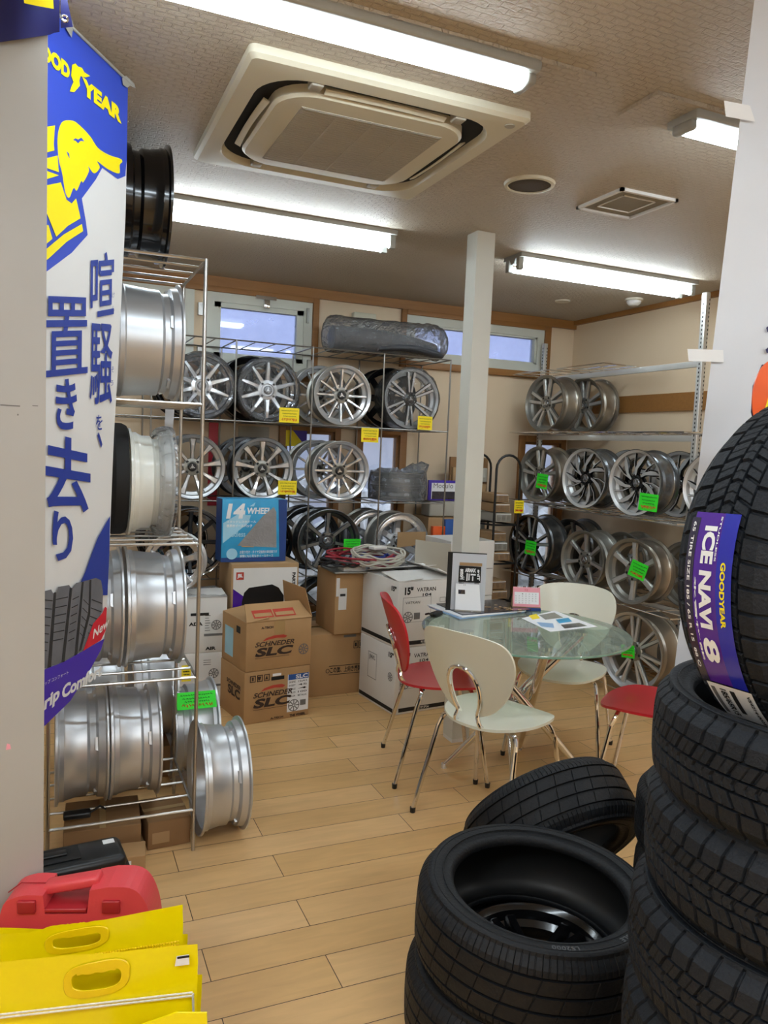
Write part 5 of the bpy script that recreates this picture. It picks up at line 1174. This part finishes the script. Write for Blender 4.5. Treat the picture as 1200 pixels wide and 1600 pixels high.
for k in range(26):
    x = rr.uniform(752, 815); y = 941+(x-752)*.17+rr.uniform(-1, 7); q = [onz(x, y, TZ+.0165), onz(x+rr.uniform(2, 7), y+.3, TZ+.0165), onz(x+5, y+1.3, TZ+.0165), onz(x, y+1.2, TZ+.0165)]
    if x < 812: mb.add([(p.x-c.x, p.y-c.y, TZ+.0166-c.z) for p in q], [(0, 1, 2, 3)])
mb.build('printed_pattern', ['card_inner'], t)
t, c = flat('leaflet', 'printed leaflet with yellow corner lying on the glass table', 'leaflet', [(815, 966), (866, 954), (934, 979), (860, 987)], 'paper', TZ, .001)
for pts, m in (([(826, 962), (838, 959), (844, 966), (832, 968)], 'tag_yellow'), ([(842, 961), (866, 957), (880, 965), (852, 968)], 'magazine_dark'), ([(868, 968), (888, 965), (894, 971), (874, 974)], 'sky_blue'), ([(876, 976), (905, 973), (918, 978), (882, 982)], 'magazine_dark'), ([(838, 972), (864, 974), (866, 981), (846, 979)], 'magazine_blue')): fp(t, c, pts, m, TZ+.0016, 'printed_picture')
# black gadget
p = onz(683, 962, TZ); t = thing('black_holder', 'small black plastic holder at the left table edge', 'holder', p, .6); MB().box((-.045, -.018, 0), (.03, .018, .022), bev=.008).build('body', ['black_plastic'], t); MB().tube([(-.04, 0, .012), (-.07, .01, .02), (-.06, .03, .012)], .005, 8).build('clip', ['black_plastic'], t)
# desk calendar board
p = Vector((1.882, 3.285, TZ)); N_ = Vector((-sin(RD(33)), -cos(RD(33)), 0)); rz = -RD(27)
t = thing('calendar_board', 'white wall calendar clipped to an upright dark-edged board on the table', 'calendar', (p.x, p.y, TZ), rz)
bw, bh = .19, .30
MB().box((-bw/2-.0, 0, 0), (bw/2, .012, bh)).build('board', ['black_plastic'], t); MB().box((-bw/2+.024, -.001, 0), (bw/2, 0, bh-.004)).build('board_face', ['poster_white'], t)
MB().box((-.038, -.003, .155), (.070, -.0015, .235)).build('upper_picture', ['black_plastic'], t); mb = MB(); f = lambda u, v: Vector((u, -.004, v))
letter(mb, 'AIRMAX', f, -.008, .205, .045, .225, bold=.06); letter(mb, 'Home', lambda u, v: f(-.032+.022*v, .168+.052*u), 0, 0, 1, 1, bold=.06); letter(mb, 'Tire', lambda u, v: f(.052+.014*v, .165+.055*u), 0, 0, 1, 1, bold=.04)
mb.box((0, -.0042, .162), (.006, -.0038, .2)); mb.box((.010, -.0042, .165), (.016, -.0038, .198)); mb.box((.02, -.0042, .19), (.045, -.0038, .198)); mb.box((.028, -.0042, .163), (.034, -.0038, .186)); mb.build('picture_lettering', ['paper'], t, fix=False)
MB().box((-.036, -.003, .237), (.074, -.0015, .252)).build('upper_strip', ['card_inner'], t)
mb = MB(); mb.add([(-.050, -.010, .148), (.065, -.010, .148), (.078, -.030, .022), (-.048, -.030, .022)], [(0, 1, 2, 3)]); mb.build('calendar_page', ['paper'], t, fix=False)
mb = MB(); mb.add([(-.038, -.0125, .132), (-.005, -.0125, .132), (-.003, -.018, .098), (-.036, -.018, .098)], [(0, 1, 2, 3)]); mb.build('calendar_photo', ['magazine_dark'], t, fix=False)
for s in (-1, 1):
    mb = MB()
    for k in range(4): mb.tube([(s*.038+.005+k*.006, -.012, .152), (s*.038+.005+k*.006, -.004, .158), (s*.038+.005+k*.006, -.008, .144)], .0012, 5)
    mb.build('ring_binding', ['black_plastic'], t)
MB().box((-.05, -.031, .014), (.078, -.018, .022)).build('calendar_stand_edge', ['appliance_grey'], t); MB().box((-.05, -.03, 0), (.08, -.012, .012)).build('stand_foot', ['deep_blue'], t)
mb = MB(); letter(mb, '12', lambda u, v: Vector((u, -.0115, v)), -.012, .137, -.002, .146); mb.build('month_number', ['print_grey'], t, fix=False)
# pink calendar
p = onz(820, 952, TZ); t = thing('desk_calendar', 'pink ring-bound desk calendar standing on the glass table', 'calendar', (p.x, p.y-.005, TZ), -RD(24)); w2, h2 = .072, .112
def pc(u, v, e=0.): return Vector((u*w2, -.03+.03*v-e, .004+h2*v))
mb = MB(); mb.add([pc(-1, 0), pc(1, 0), pc(.95, 1), pc(-.95, 1)], [(0, 1, 2, 3)]); mb.add([Vector((-w2, .035, 0)), Vector((w2, .035, 0)), pc(.95, 1, -.002), pc(-.95, 1, -.002)], [(0, 1, 2, 3)]); mb.add([pc(-1, 0, .0), Vector((-w2, .035, 0)), pc(-.95, 1)], [(0, 1, 2)]); mb.build('stand', ['card_inner'], t, fix=False)
mb = MB(); mb.add([pc(-.98, .14, .002), pc(.98, .14, .002), pc(.95, 1, .002), pc(-.95, 1, .002)], [(0, 1, 2, 3)]); pg = mb.build('page', ['paper_pink'], t, fix=False)
mb = MB(); mb.add([pc(-.86, .26, .0028), pc(.86, .26, .0028), pc(.86, .78, .0028), pc(-.86, .78, .0028)], [(0, 1, 2, 3)]); mb.build('date_panel', ['paper'], t, fix=False)
mb = MB(); d = 0
for r_ in range(5):
    for c_ in range(7):
        n_d = r_*7+c_-1
        if 1 <= n_d <= 31: letter(mb, str(n_d), lambda u, v: pc(u, v, .0034), -.80+c_*.235, .68-r_*.098, -.72+c_*.235, .725-r_*.098)
mb.build('dates', ['print_grey'], t, fix=False)
mb = MB(); letter(mb, '12', lambda u, v: pc(u, v, .003), -.12, .84, .08, .92); mb.build('month_number', ['banner_red'], t, fix=False)
mb = MB()
for s in (-.62, -.52, -.42, -.32, .0, .38, .48, .58, .68): mb.tube([pc(s, .97, .004), pc(s, 1.05, .002), pc(s, 1.0, -.006)], .0015, 6)
mb.build('ring_binding', ['paper'], t); MB().box((-w2, -.036, 0), (w2, -.028, .016)).build('blue_foot', ['deep_blue'], t)
# ================================================================ TYRES
T1 = (1.142, 1.556)
wc = wheel('red_stripe_black', 'glossy black wheel lying inside the front tyre stack', (T1[0], T1[1]-.19, .20), 0, R=.19, W=.15); wc.rotation_euler = (RD(-90), 0, 0); wc.location = (T1[0]+.01, T1[1]-.19, .17)
o = MB().tube([(-.06, 0, 0), (-.03, .012, .004), (0, .014, .002), (.03, .008, 0)], .004, 8).build('red_strip', ['case_red']); o.location = (T1[0]-.10, T1[1]-.02, .25); tag(o, 'thin red strip on the black wheel inside the front tyre', 'strip')
tyre('worn low-profile tyre at the bottom of the front stack', (T1[0]-.012, T1[1]+.01, 0), R=.308, W=.211, rb=.216, kind='summer', rot=(0, 0, .4))
o = tyre('worn low-profile tyre on top of the front stack, open with a black wheel inside', (T1[0], T1[1], .214), R=.308, W=.211, rb=.216, kind='summer', rot=(RD(2.0), RD(1.0), .1), text=[('EAGLE', RD(-80), .254, .014), ('LS2000', RD(-118), .254, .014)])
# right stack of six winter tyres
T2 = Vector((1.270, .880)); offs = [(-.0, .0), (.01, .0), (-.02, .006), (-.018, .008), (-.002, .0), (.0, .0)]
LBL = ['winter tyre at the bottom of the tall right-hand stack', 'second winter tyre from the bottom of the right-hand stack', 'third winter tyre from the bottom of the right-hand stack', 'winter tyre third from the top of the right-hand stack', 'winter tyre second from the top of the right-hand stack', 'winter tyre on top of the flat right-hand stack, under the upright one']
for k in range(6): tyre(LBL[k], (T2.x+offs[k][0], T2.y+offs[k][1], k*.183), R=.312, W=.183, rb=.243, kind='winter', rot=(0, 0, .7*k))
# upright labelled tyre
UC = onw(1306, 915, 1.36); AZ = RD(-86); TL = RD(2)
Rt, Wt = .312, .190
# local z axis of tyre -> horizontal axis direction pointing right/towards camera
ax = Vector((cos(AZ), sin(AZ), sin(TL))).normalized(); ay = Vector((0, 0, 1)); ay = (ay-ax*ay.dot(ax)).normalized(); a3 = ay.cross(ax)
MU = Matrix((ay, ax.cross(ay), ax)).transposed().to_4x4(); UZ = 1.316
UC.z = UZ; MU.translation = UC - ax*(Wt/2)
o = tyre('upright winter tyre with purple and blue label, standing on the right-hand stack', (0, 0, 0), R=Rt, W=Wt, rb=.196, kind='winter'); o.matrix_world = MU; UT = o
# label on the tread: angle a measured from local x (=up) ; sign such that it faces the camera
camdir = (MU.inverted().to_3x3() @ (CO-UC)); amid = math.atan2(camdir.y, camdir.x)
sg = 1 if amid > 0 else -1
def lab(a, s, e=0.):  # a: radians down from the top, s: 0..1 across from far shoulder to near
    s = s*.86+.12; r_ = Rt+.0035+e; z = Wt*(.02+.96*s); r_ -= .017*max(0, (abs(s-.5)*2-.72)/.28)**1.6
    return Vector((r_*cos(a*sg), r_*sin(a*sg), z))
def lpatch(a0, a1, s0, s1, m, name, e=0., na=26, ns=6):
    mb = MB(); vs = [lab(a0+(a1-a0)*i/na, s0+(s1-s0)*j/ns, e) for i in range(na+1) for j in range(ns+1)]
    mb.add(vs, [(i*(ns+1)+j, i*(ns+1)+j+1, (i+1)*(ns+1)+j+1, (i+1)*(ns+1)+j) for i in range(na) for j in range(ns)], 0, True); return mb.build(name, [m], UT)
L0, L1 = RD(71), RD(124)
lb = lpatch(L0, L1, .13, .60, 'label_purple', 'tread_label')
lpatch(L0, L1, .48, .66, 'label_blue', 'label_blue_band', .0006); lpatch(L0+.03, L1, .10, .20, 'label_dark', 'label_dark_band', .0006)
lpatch(RD(124.5), RD(140), .14, .68, 'paper', 'barcode_strip', .0004)
def ltext(txt, a0, a1, s0, s1, m, bold=.05, name='label_text', flip=False):
    mb = MB(); vs, fs, x0, x1, y0, y1 = glyphs(txt, bold, 1.)
    P = [lab(a0+(a1-a0)*(x-x0)/(x1-x0), s1-(s1-s0)*(y1-y)/(y1-y0) if flip else s0+(s1-s0)*(y-y0)/(y1-y0), .0014) for x, y in vs]
    mb.add(P, fs); return mb.build(name, [m], UT, fix=False)
ltext('ICE', RD(75), RD(86), .28, .43, 'paper', .045); ltext('NAVI', RD(88), RD(105), .28, .43, 'paper', .045); ltext('8', RD(108), RD(116), .27, .45, 'paper', .03)
ltext('STUDLESS', RD(72), RD(85), .445, .465, 'paper', .02); ltext('氷雪性能', RD(90), RD(116), .225, .25, 'paper', .02)
ltext('GOODYEAR', RD(85), RD(104), .53, .59, 'banner_yellow', .04)
ltext('65 TIRE SIZE 185 / 65 R 15  88 Q', RD(74), RD(119), .125, .165, 'paper', .015)
lpatch(RD(126), RD(138), .17, .22, 'print_grey', 'barcode_block', .001); lpatch(RD(126), RD(136), .40, .46, 'print_black', 'barcode_block', .001)
ltext('VS4214-0025', RD(126), RD(139), .60, .64, 'print_black', .03)
ltext('185/65R15', RD(126), RD(138), .28, .36, 'print_black', .03)
# pop tag pushed in the tyre, tucked behind on the poster side
pp = onw(1206, 620, 1.46); 
t = thing('display_tag', 'orange and dark purple display tag with yellow letter above the upright tyre', 'tag', pp, -YAW)
mb = MB(); mb.lathe([(0, 0), (.058, 0), (.058, .004), (0, .004)], 40, axis='Y'); mb.v = [Vector((v.x*.62, v.y, v.z*1.2)) for v in mb.v]; mb.build('orange_disc', ['pop_orange'], t)
mb = MB(); mb.poly([(-.034, .006, .02), (-.02, .006, .06), (.05, .006, .06), (.05, .006, -.17), (.02, .006, -.12), (-.02, .006, -.07), (-.033, .006, -.03)], .003, (0, 1, 0)); mb.build('dark_backing', ['pop_navy'], t)
mb = MB(); letter(mb, 'N', lambda u, v: Vector((u, -.001, v)), -.012, -.025, .04, .025, bold=.08, shear=.2); mb.build('yellow_letter', ['tag_yellow'], t, fix=False)
MB().tube([(.02, .012, -.30), (.02, .012, .02)], .003, 8).build('tag_stem', ['lamp_body'], t)
# leaning tyre behind and the small one at its right
def axis_tyre(label, centre, az, tilt, R=.31, W=.20, rb=.20, kind='summer', z0=None):
    ax = Vector((cos(az)*cos(tilt), sin(az)*cos(tilt), sin(tilt))); ay = Vector((0, 0, 1)); ay = (ay-ax*ay.dot(ax)).normalized()
    Mx = Matrix((ay, ax.cross(ay), ax)).transposed().to_4x4(); Mx.translation = Vector(centre)-ax*(W/2)
    o = tyre(label, (0, 0, 0), R=R, W=W, rb=rb, kind=kind); o.matrix_world = Mx; return o
axis_tyre('tyre leaning forward behind the open front stack, tread upwards', (1.50, 1.985, .292), RD(-88), RD(-38), R=.285, W=.205, rb=.19)
tyre('bottom one of the flat tyres between the leaning tyre and the right-hand stack', (1.815, 1.505, 0), R=.30, W=.19, rb=.20, kind='summer')
tyre('middle one of the flat tyres between the leaning tyre and the right-hand stack', (1.815, 1.505, .191), R=.30, W=.19, rb=.20, kind='summer', rot=(0, 0, .5))
tyre('topmost flat tyre just right of the leaning tyre, behind the right-hand stack', (1.81, 1.51, .382), R=.30, W=.19, rb=.20, kind='summer', rot=(0, 0, .9))
# ================================================================ LOWER LEFT: cases and bags
# black storage box
p = onw(209, 1338, 2.28)
t = thing('storage_box', 'black plastic storage box with recessed handle lid behind the red case', 'storage box', (p.x-.50, p.y-.04, 0), RD(6)); hz = p.z-.004
MB().box((.012, .012, 0), (.488, .15, hz-.06), bev=.02).build('tub', ['black_plastic'], t)
l = MB(); l.box((0, 0, hz-.075), (.50, .16, hz-.035), bev=.012); l.box((.01, .01, hz-.045), (.49, .152, hz), bev=.022); l = l.build('lid', ['black_plastic'], t)
MB().box((.02, .045, hz-.0005), (.365, .125, hz+.005), bev=.003).build('handle_recess', ['black_matt'], l); MB().box((.04, .07, hz+.004), (.33, .098, hz+.012), bev=.006).build('handle', ['black_plastic'], l)
MB().box((.435, .10, hz+.0005), (.468, .125, hz+.0015)).build('sticker', ['paper'], l)
t2_ = MB().tube(cr([(.36, -.012, .08), (.38, -.016, .14), (.42, -.014, .165), (.45, -.01, .15)], 6), .008, 8).build('blue_strap', ['print_blue'], t)
# red carrying case
w0 = 1.80; pr = onw(236, 1420, w0); pl = onw(0, 1470, w0-.02)
dr = (pr-pl); dr.z = 0; Lc = dr.length; dr.normalize(); rzc = math.atan2(dr.y, dr.x)
t = thing('carrying_case', 'red plastic carrying case with moulded handle behind the yellow bags', 'case', (pl.x, pl.y, 0), rzc); zt = onw(190, 1376, w0).z; Lb = Lc
zb_ = zt-.33
mb = MB(); prof = cr([(0, 0, zt-.075), (.012, 0, zt-.045), (.05, 0, zt-.03), (.095, 0, zt-.030)], 4) + [Vector((.10, 0, zt-.075)), Vector((Lb-.145, 0, zt-.075)), Vector((Lb-.14, 0, zt-.018))] + cr([(Lb-.10, 0, zt-.010), (Lb-.05, 0, zt-.012), (Lb-.02, 0, zt-.035), (Lb, 0, zt-.085), (Lb+.01, 0, zt-.15)], 4) + [Vector((Lb+.015, 0, 0)), Vector((-.03, 0, 0))]
mb.poly(prof, .095, (0, 1, 0)); cs = mb.build('shell', ['case_red'], t); bv = cs.modifiers.new('b', 'BEVEL'); bv.width = .008; bv.segments = 3; bv.limit_method = 'ANGLE'
MB().box((-.02, -.004, 0), (Lb+.01, -.0005, zt-.15), bev=.001).build('front_panel', ['case_red'], t)
hb = Matrix.Translation((.085, .0475, zt-.036)) @ Matrix.Rotation(-math.atan2(.022, Lb-.22), 4, 'Y')
MB().box((0, -.022, -.012), (Lb-.21, .022, .012), bev=.008, T=hb).build('handle', ['case_red'], t)
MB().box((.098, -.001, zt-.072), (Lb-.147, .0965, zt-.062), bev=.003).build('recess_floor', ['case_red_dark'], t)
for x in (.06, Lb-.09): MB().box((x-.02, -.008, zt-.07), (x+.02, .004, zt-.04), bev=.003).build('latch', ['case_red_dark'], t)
MB().tube([(-.0, .0475, zt-.050), (.03, .0475, zt-.026), (.09, .0475, zt-.0265)], .0015, 6).build('seam_line', ['case_red_dark'], t)
t = thing('blue_tool_cord', 'blue and yellow cord bundle behind the red case handle', 'cord', tuple(onw(150, 1412, 1.97)))
MB().tube(cr([(-.06, 0, 0), (-.02, .01, .008), (.02, 0, .006), (.05, .01, .0)], 5), .010, 8).build('blue_cord', ['print_blue'], t); MB().tube([(.0, -.01, .01), (.05, -.01, .012)], .008, 8).build('yellow_cord', ['tag_yellow'], t)
MB().tube([(0, .01, -.02), (0, .01, -.34)], .006, 6).build('hanging_cord', ['cable_black'], t)
# yellow vinyl bags: front sheet with a handle cut-out, a handle grip, stitched seam, pocket body
def bag(label, top, w, hole, rows, seam=True, sticker=None, hand=None):
    # top: pixel polyline of the upper edge left to right; hole: pixel box of the hand hole
    P = [onw(x, y, w) for x, y in top]; o0 = P[0].copy(); o0.z = 0
    t = thing('chain_bag', label, 'bag', o0); d = (P[-1]-P[0]); d.z = 0; L = d.length; d.normalize(); nn_ = Vector((d.y, -d.x, 0)); nn_ = -nn_ if nn_.dot(CO-P[0]) < 0 else nn_
    def topz(u):
        us = [(p-P[0]).dot(d) for p in P]
        for i in range(len(P)-1):
            if u <= us[i+1]+1e-6: f = (u-us[i])/(us[i+1]-us[i]); return P[i].z+(P[i+1].z-P[i].z)*f
        return P[-1].z
    cx, cy, rx, ry = hole; hc = onplane(cx, cy, P[0], nn_); hu = (hc-P[0]).dot(d); hz = hc.z; hr = rx*w/FPX; hv = ry*w/FPX
    slope = (onplane(cx+rx, cy-rx*.16, P[0], nn_).z-hz)/hr
    def W_(u, z, e=0.): return d*u + Vector((0, 0, z)) + nn_*(e + .004*sin(u*14+z*9))
    mb = MB(); NA = 72; ringp = []
    def hp_(a, k=1.): c_, s_ = cos(a), sin(a); q = (abs(c_)**3+abs(s_)**3)**(-1/3); return hu+hr*k*c_*q, hz+hv*k*s_*q+slope*hr*k*c_*q
    zbot = max(.004, 0)
    def outer(a):
        # outer rectangle border point in direction a from the hole
        c_, s_ = cos(a), sin(a); best = 9
        for k in range(1, 400):
            r_ = k*.003; u = hu+r_*c_; z = hz+r_*s_
            if u > L or u < 0 or z < zbot or z > topz(min(max(u, 0), L)): return u-.003*c_*0, z
        return u, z
    A_ = [hp_(2*pi*k/NA) for k in range(NA)]; B_ = [outer(2*pi*k/NA) for k in range(NA)]
    # add exact corners
    for u, z in ((0, zbot), (L, zbot), (0, topz(0)), (L, topz(L))):
        a = math.atan2(z-hz, u-hu) % (2*pi); k = round(a/(2*pi)*NA) % NA; B_[k] = (u, z)
    vs = []; K = 5
    for k in range(K+1):
        for (u0, z0), (u1, z1) in zip(A_, B_): vs.append(W_(u0+(u1-u0)*k/K, z0+(z1-z0)*k/K))
    mb.add(vs, [(k*NA+i, k*NA+(i+1) % NA, (k+1)*NA+(i+1) % NA, (k+1)*NA+i) for k in range(K) for i in range(NA)], 0, True)
    mb.build('front_sheet', ['vinyl_yellow'], t)
    mb = MB(); NB = 30; vs = []
    for i in range(NB+1):
        u = L*i/NB; zt_ = topz(u)-.012
        for j in range(9): vs.append(W_(u, zbot+(min(zt_, hz-hv*1.25)-zbot)*j/8, -.05-.006*sin(j)))
    mb.add(vs, [(i*9+j, (i+1)*9+j, (i+1)*9+j+1, i*9+j+1) for i in range(NB) for j in range(8)], 0, True); mb.build('back_sheet', ['vinyl_yellow'], t)
    mb = MB(); n2 = 48; vs = []
    for k_, e in ((1.02, .002), (1.04, .004), (1.34, .004), (1.38, .002)):
        for i in range(n2):
            u, z = hp_(2*pi*i/n2, k_)
            z = hz+(z-hz)*(1 if k_ < 1.1 else 1.25); vs.append(W_(u, z, e))
    mb.add(vs, [(k*n2+i, k*n2+(i+1) % n2, (k+1)*n2+(i+1) % n2, (k+1)*n2+i) for k in range(3) for i in range(n2)], 0, True)
    mb.build('handle_grip', ['vinyl_handle'], t)
    mb = MB(); vs = []   # finger waves along the top of the hole
    for i in range(25):
        f = -.8+1.6*i/24; u = hu+hr*f; z1 = hz+hv*.98+slope*hr*f; z0 = z1-hv*(.25+.16*abs(sin(f*5.5))); vs += [W_(u, z0, .003), W_(u, z1, .003)]
    mb.add(vs, [(2*i, 2*i+1, 2*i+3, 2*i+2) for i in range(24)], 0, True); mb.build('finger_grip', ['vinyl_handle'], t)
    if seam:
        for (xa, ya, xb, yb) in seam:
            a = onplane(xa, ya, P[0], nn_)-o0; b = onplane(xb, yb, P[0], nn_)-o0
            mb = MB()
            for off in (0, .007): mb.tube([a.lerp(b, i/60)+nn_*(.008+.002*(i % 2))+Vector((0, 0, -off+.0016*((i % 2)-.5))) for i in range(61)], .0022, 5)
            mb.build('stitched_seam', ['stitch_white' if sticker else 'vinyl_handle'], t)
    if sticker:
        mb = MB(); mb.poly([onplane(x, y, P[0]+nn_*.009, nn_)-o0 for x, y in sticker]); st_ = mb.build('sticker', ['paper'], t)
        x0, y0 = sticker[0]; mb = MB(); mb.poly([onplane(x, y, P[0]+nn_*.0098, nn_)-o0 for x, y in ((x0+1, y0+1), (x0+20, y0-1.5), (x0+20, y0+2), (x0+1, y0+4.5))]); mb.build('sticker_print', ['print_black'], t)
    return t, L, o0, P, nn_
bag('yellow vinyl bag with hand hole, rearmost of the yellow bags, against the red case', [(-60, 1463), (0, 1461), (35, 1461), (60, 1455), (80, 1447), (160, 1437), (285, 1415)], 1.70, (121, 1467, 37, 11), 0, seam=[(150, 1487, 281, 1467)])
bag('yellow vinyl bag with white stitched seam and small white sticker', [(-60, 1512), (0, 1505), (100, 1493), (200, 1485), (308, 1477)], 1.60, (152, 1527, 38, 17), 0, seam=[(-20, 1583, 302, 1546), (303, 1548, 304, 1578)], sticker=[(276, 1494), (295, 1491), (296, 1507), (273, 1510)])
P = [onw(x, y, 1.52) for x, y in ((120, 1640), (215, 1604), (275, 1583), (323, 1583), (326, 1680), (120, 1720))]; o0 = P[0].copy(); o0.z = 0
t = thing('chain_bag', 'yellow vinyl bag nearest the camera, only its top corner in view', 'bag', o0); mb = MB(); mb.poly([p-o0 for p in P], .004, (_fw.x, _fw.y, 0)); mb.build('front_sheet', ['vinyl_yellow'], t)
a = P[0]; b = P[4]; mb = MB(); mb.poly([Vector((0, .0, .003)), Vector((b.x-o0.x, b.y-o0.y, .003)), b-o0, a-o0], .004, (_fw.x, _fw.y, 0)); mb.build('lower_sheet', ['vinyl_yellow'], t)
# ================================================================ PRICE TAGS
def tg(lab, px, py, Y, wpx, hpx, m, roll=0., X=None, nrm=(0, -1, 0), seed=0):
    p = ony(px, py, Y) if X is None else onx(px, py, X); dpt = (p-CO).dot(_fw)
    return price_tag(lab, p, wpx*dpt/FPX, hpx*dpt/FPX, m, nrm, roll, seed=seed)
YT = 4.735
tg('yellow price tag on the upper shelf below the ten-spoke wheel', 452, 649, YT, 32, 23, 'tag_yellow', seed=1); tg('yellow price tag hanging just under the upper twelve-spoke wheel', 578, 680, YT, 29, 22, 'tag_yellow', seed=2)
tg('yellow price tag on the film-wrapped black wheel', 664, 661, YT, 25, 21, 'tag_yellow', seed=3); tg('yellow price tag above the right corner of the blue wheel box', 449, 762, YT, 30, 22, 'tag_yellow', seed=4)
tg('green price tag on the dark seven-spoke wheel over the cables', 550, 852, YT, 28, 20, 'tag_green', seed=5)
nr = (-.93, -.37, 0)
tg('green price tag on the twin-spoke wheel of the upper middle tray', 847, 752, 0, 20, 23, 'tag_green', X=3.275, nrm=nr, roll=.1, seed=6); tg('green price tag on the black swirl-spoke wheel', 1013, 785, 0, 31, 27, 'tag_green', X=3.24, nrm=nr, roll=.06, seed=7)
tg('green price tag on the dark polished wheel by the black stand', 829, 856, 0, 20, 22, 'tag_green', X=3.24, nrm=nr, roll=.08, seed=8); tg('tilted green price tag on the grey six-spoke wheel', 997, 891, 0, 28, 26, 'tag_green', X=3.24, nrm=nr, roll=.28, seed=9)
tg('green price tag low on the large grey wheel behind the glass table', 981, 1018, 0, 22, 20, 'tag_green', X=3.235, nrm=nr, roll=-.1, seed=10)
tg('dim yellow price tag on the black tube stand', 811, 792, 4.70, 17, 20, 'tag_yellow', seed=11); 
price_tag('bright green price tag lying over the floor wheel beside the left rack', ony(307, 1094, 3.25), .165, .075, 'tag_green', (0, -.8, .6), .0, seed=12)
price_tag('dim yellow slip between the floor wheels behind the left rack', ony(291, 1052, 3.34), .04, .07, 'tag_yellow', (0, -1, .1), .0, seed=13)
# ================================================================ LIGHT
w = bpy.data.worlds.new('world'); SC.world = w; w.use_nodes = True; nt = w.node_tree; bg = nt.nodes['Background']
sky = nt.nodes.new('ShaderNodeTexSky'); sky.sky_type = 'PREETHAM'; sky.turbidity = 6
mixn = nt.nodes.new('ShaderNodeMix'); mixn.data_type = 'RGBA'; mixn.inputs[0].default_value = .85; mixn.inputs[7].default_value = (.80, .86, 1., 1); nt.links.new(sky.outputs[0], mixn.inputs[6]); nt.links.new(mixn.outputs[2], bg.inputs[0]); bg.inputs[1].default_value = 2.7
SC.cycles.max_bounces = 8; SC.cycles.diffuse_bounces = 4; SC.cycles.glossy_bounces = 4; SC.cycles.transparent_max_bounces = 12
for x, y in ((2.9, .2), (-.9, .2), (1.0, -1.3)):  # unseen fill lamps without fixtures, added to raise the overall light level
    ld = bpy.data.lights.new('fill_light', 'AREA'); ld.shape = 'RECTANGLE'; ld.size = 1.2; ld.size_y = .3; ld.energy = 26; ld.color = (.90, .96, 1.)
    lo = bpy.data.objects.new('fill_light', ld); COL.objects.link(lo); lo.location = (x, y, CZ-.12)
SC.view_settings.view_transform = 'Standard'; SC.view_settings.look = 'None'; SC.view_settings.exposure = .13; SC.view_settings.gamma = 1.
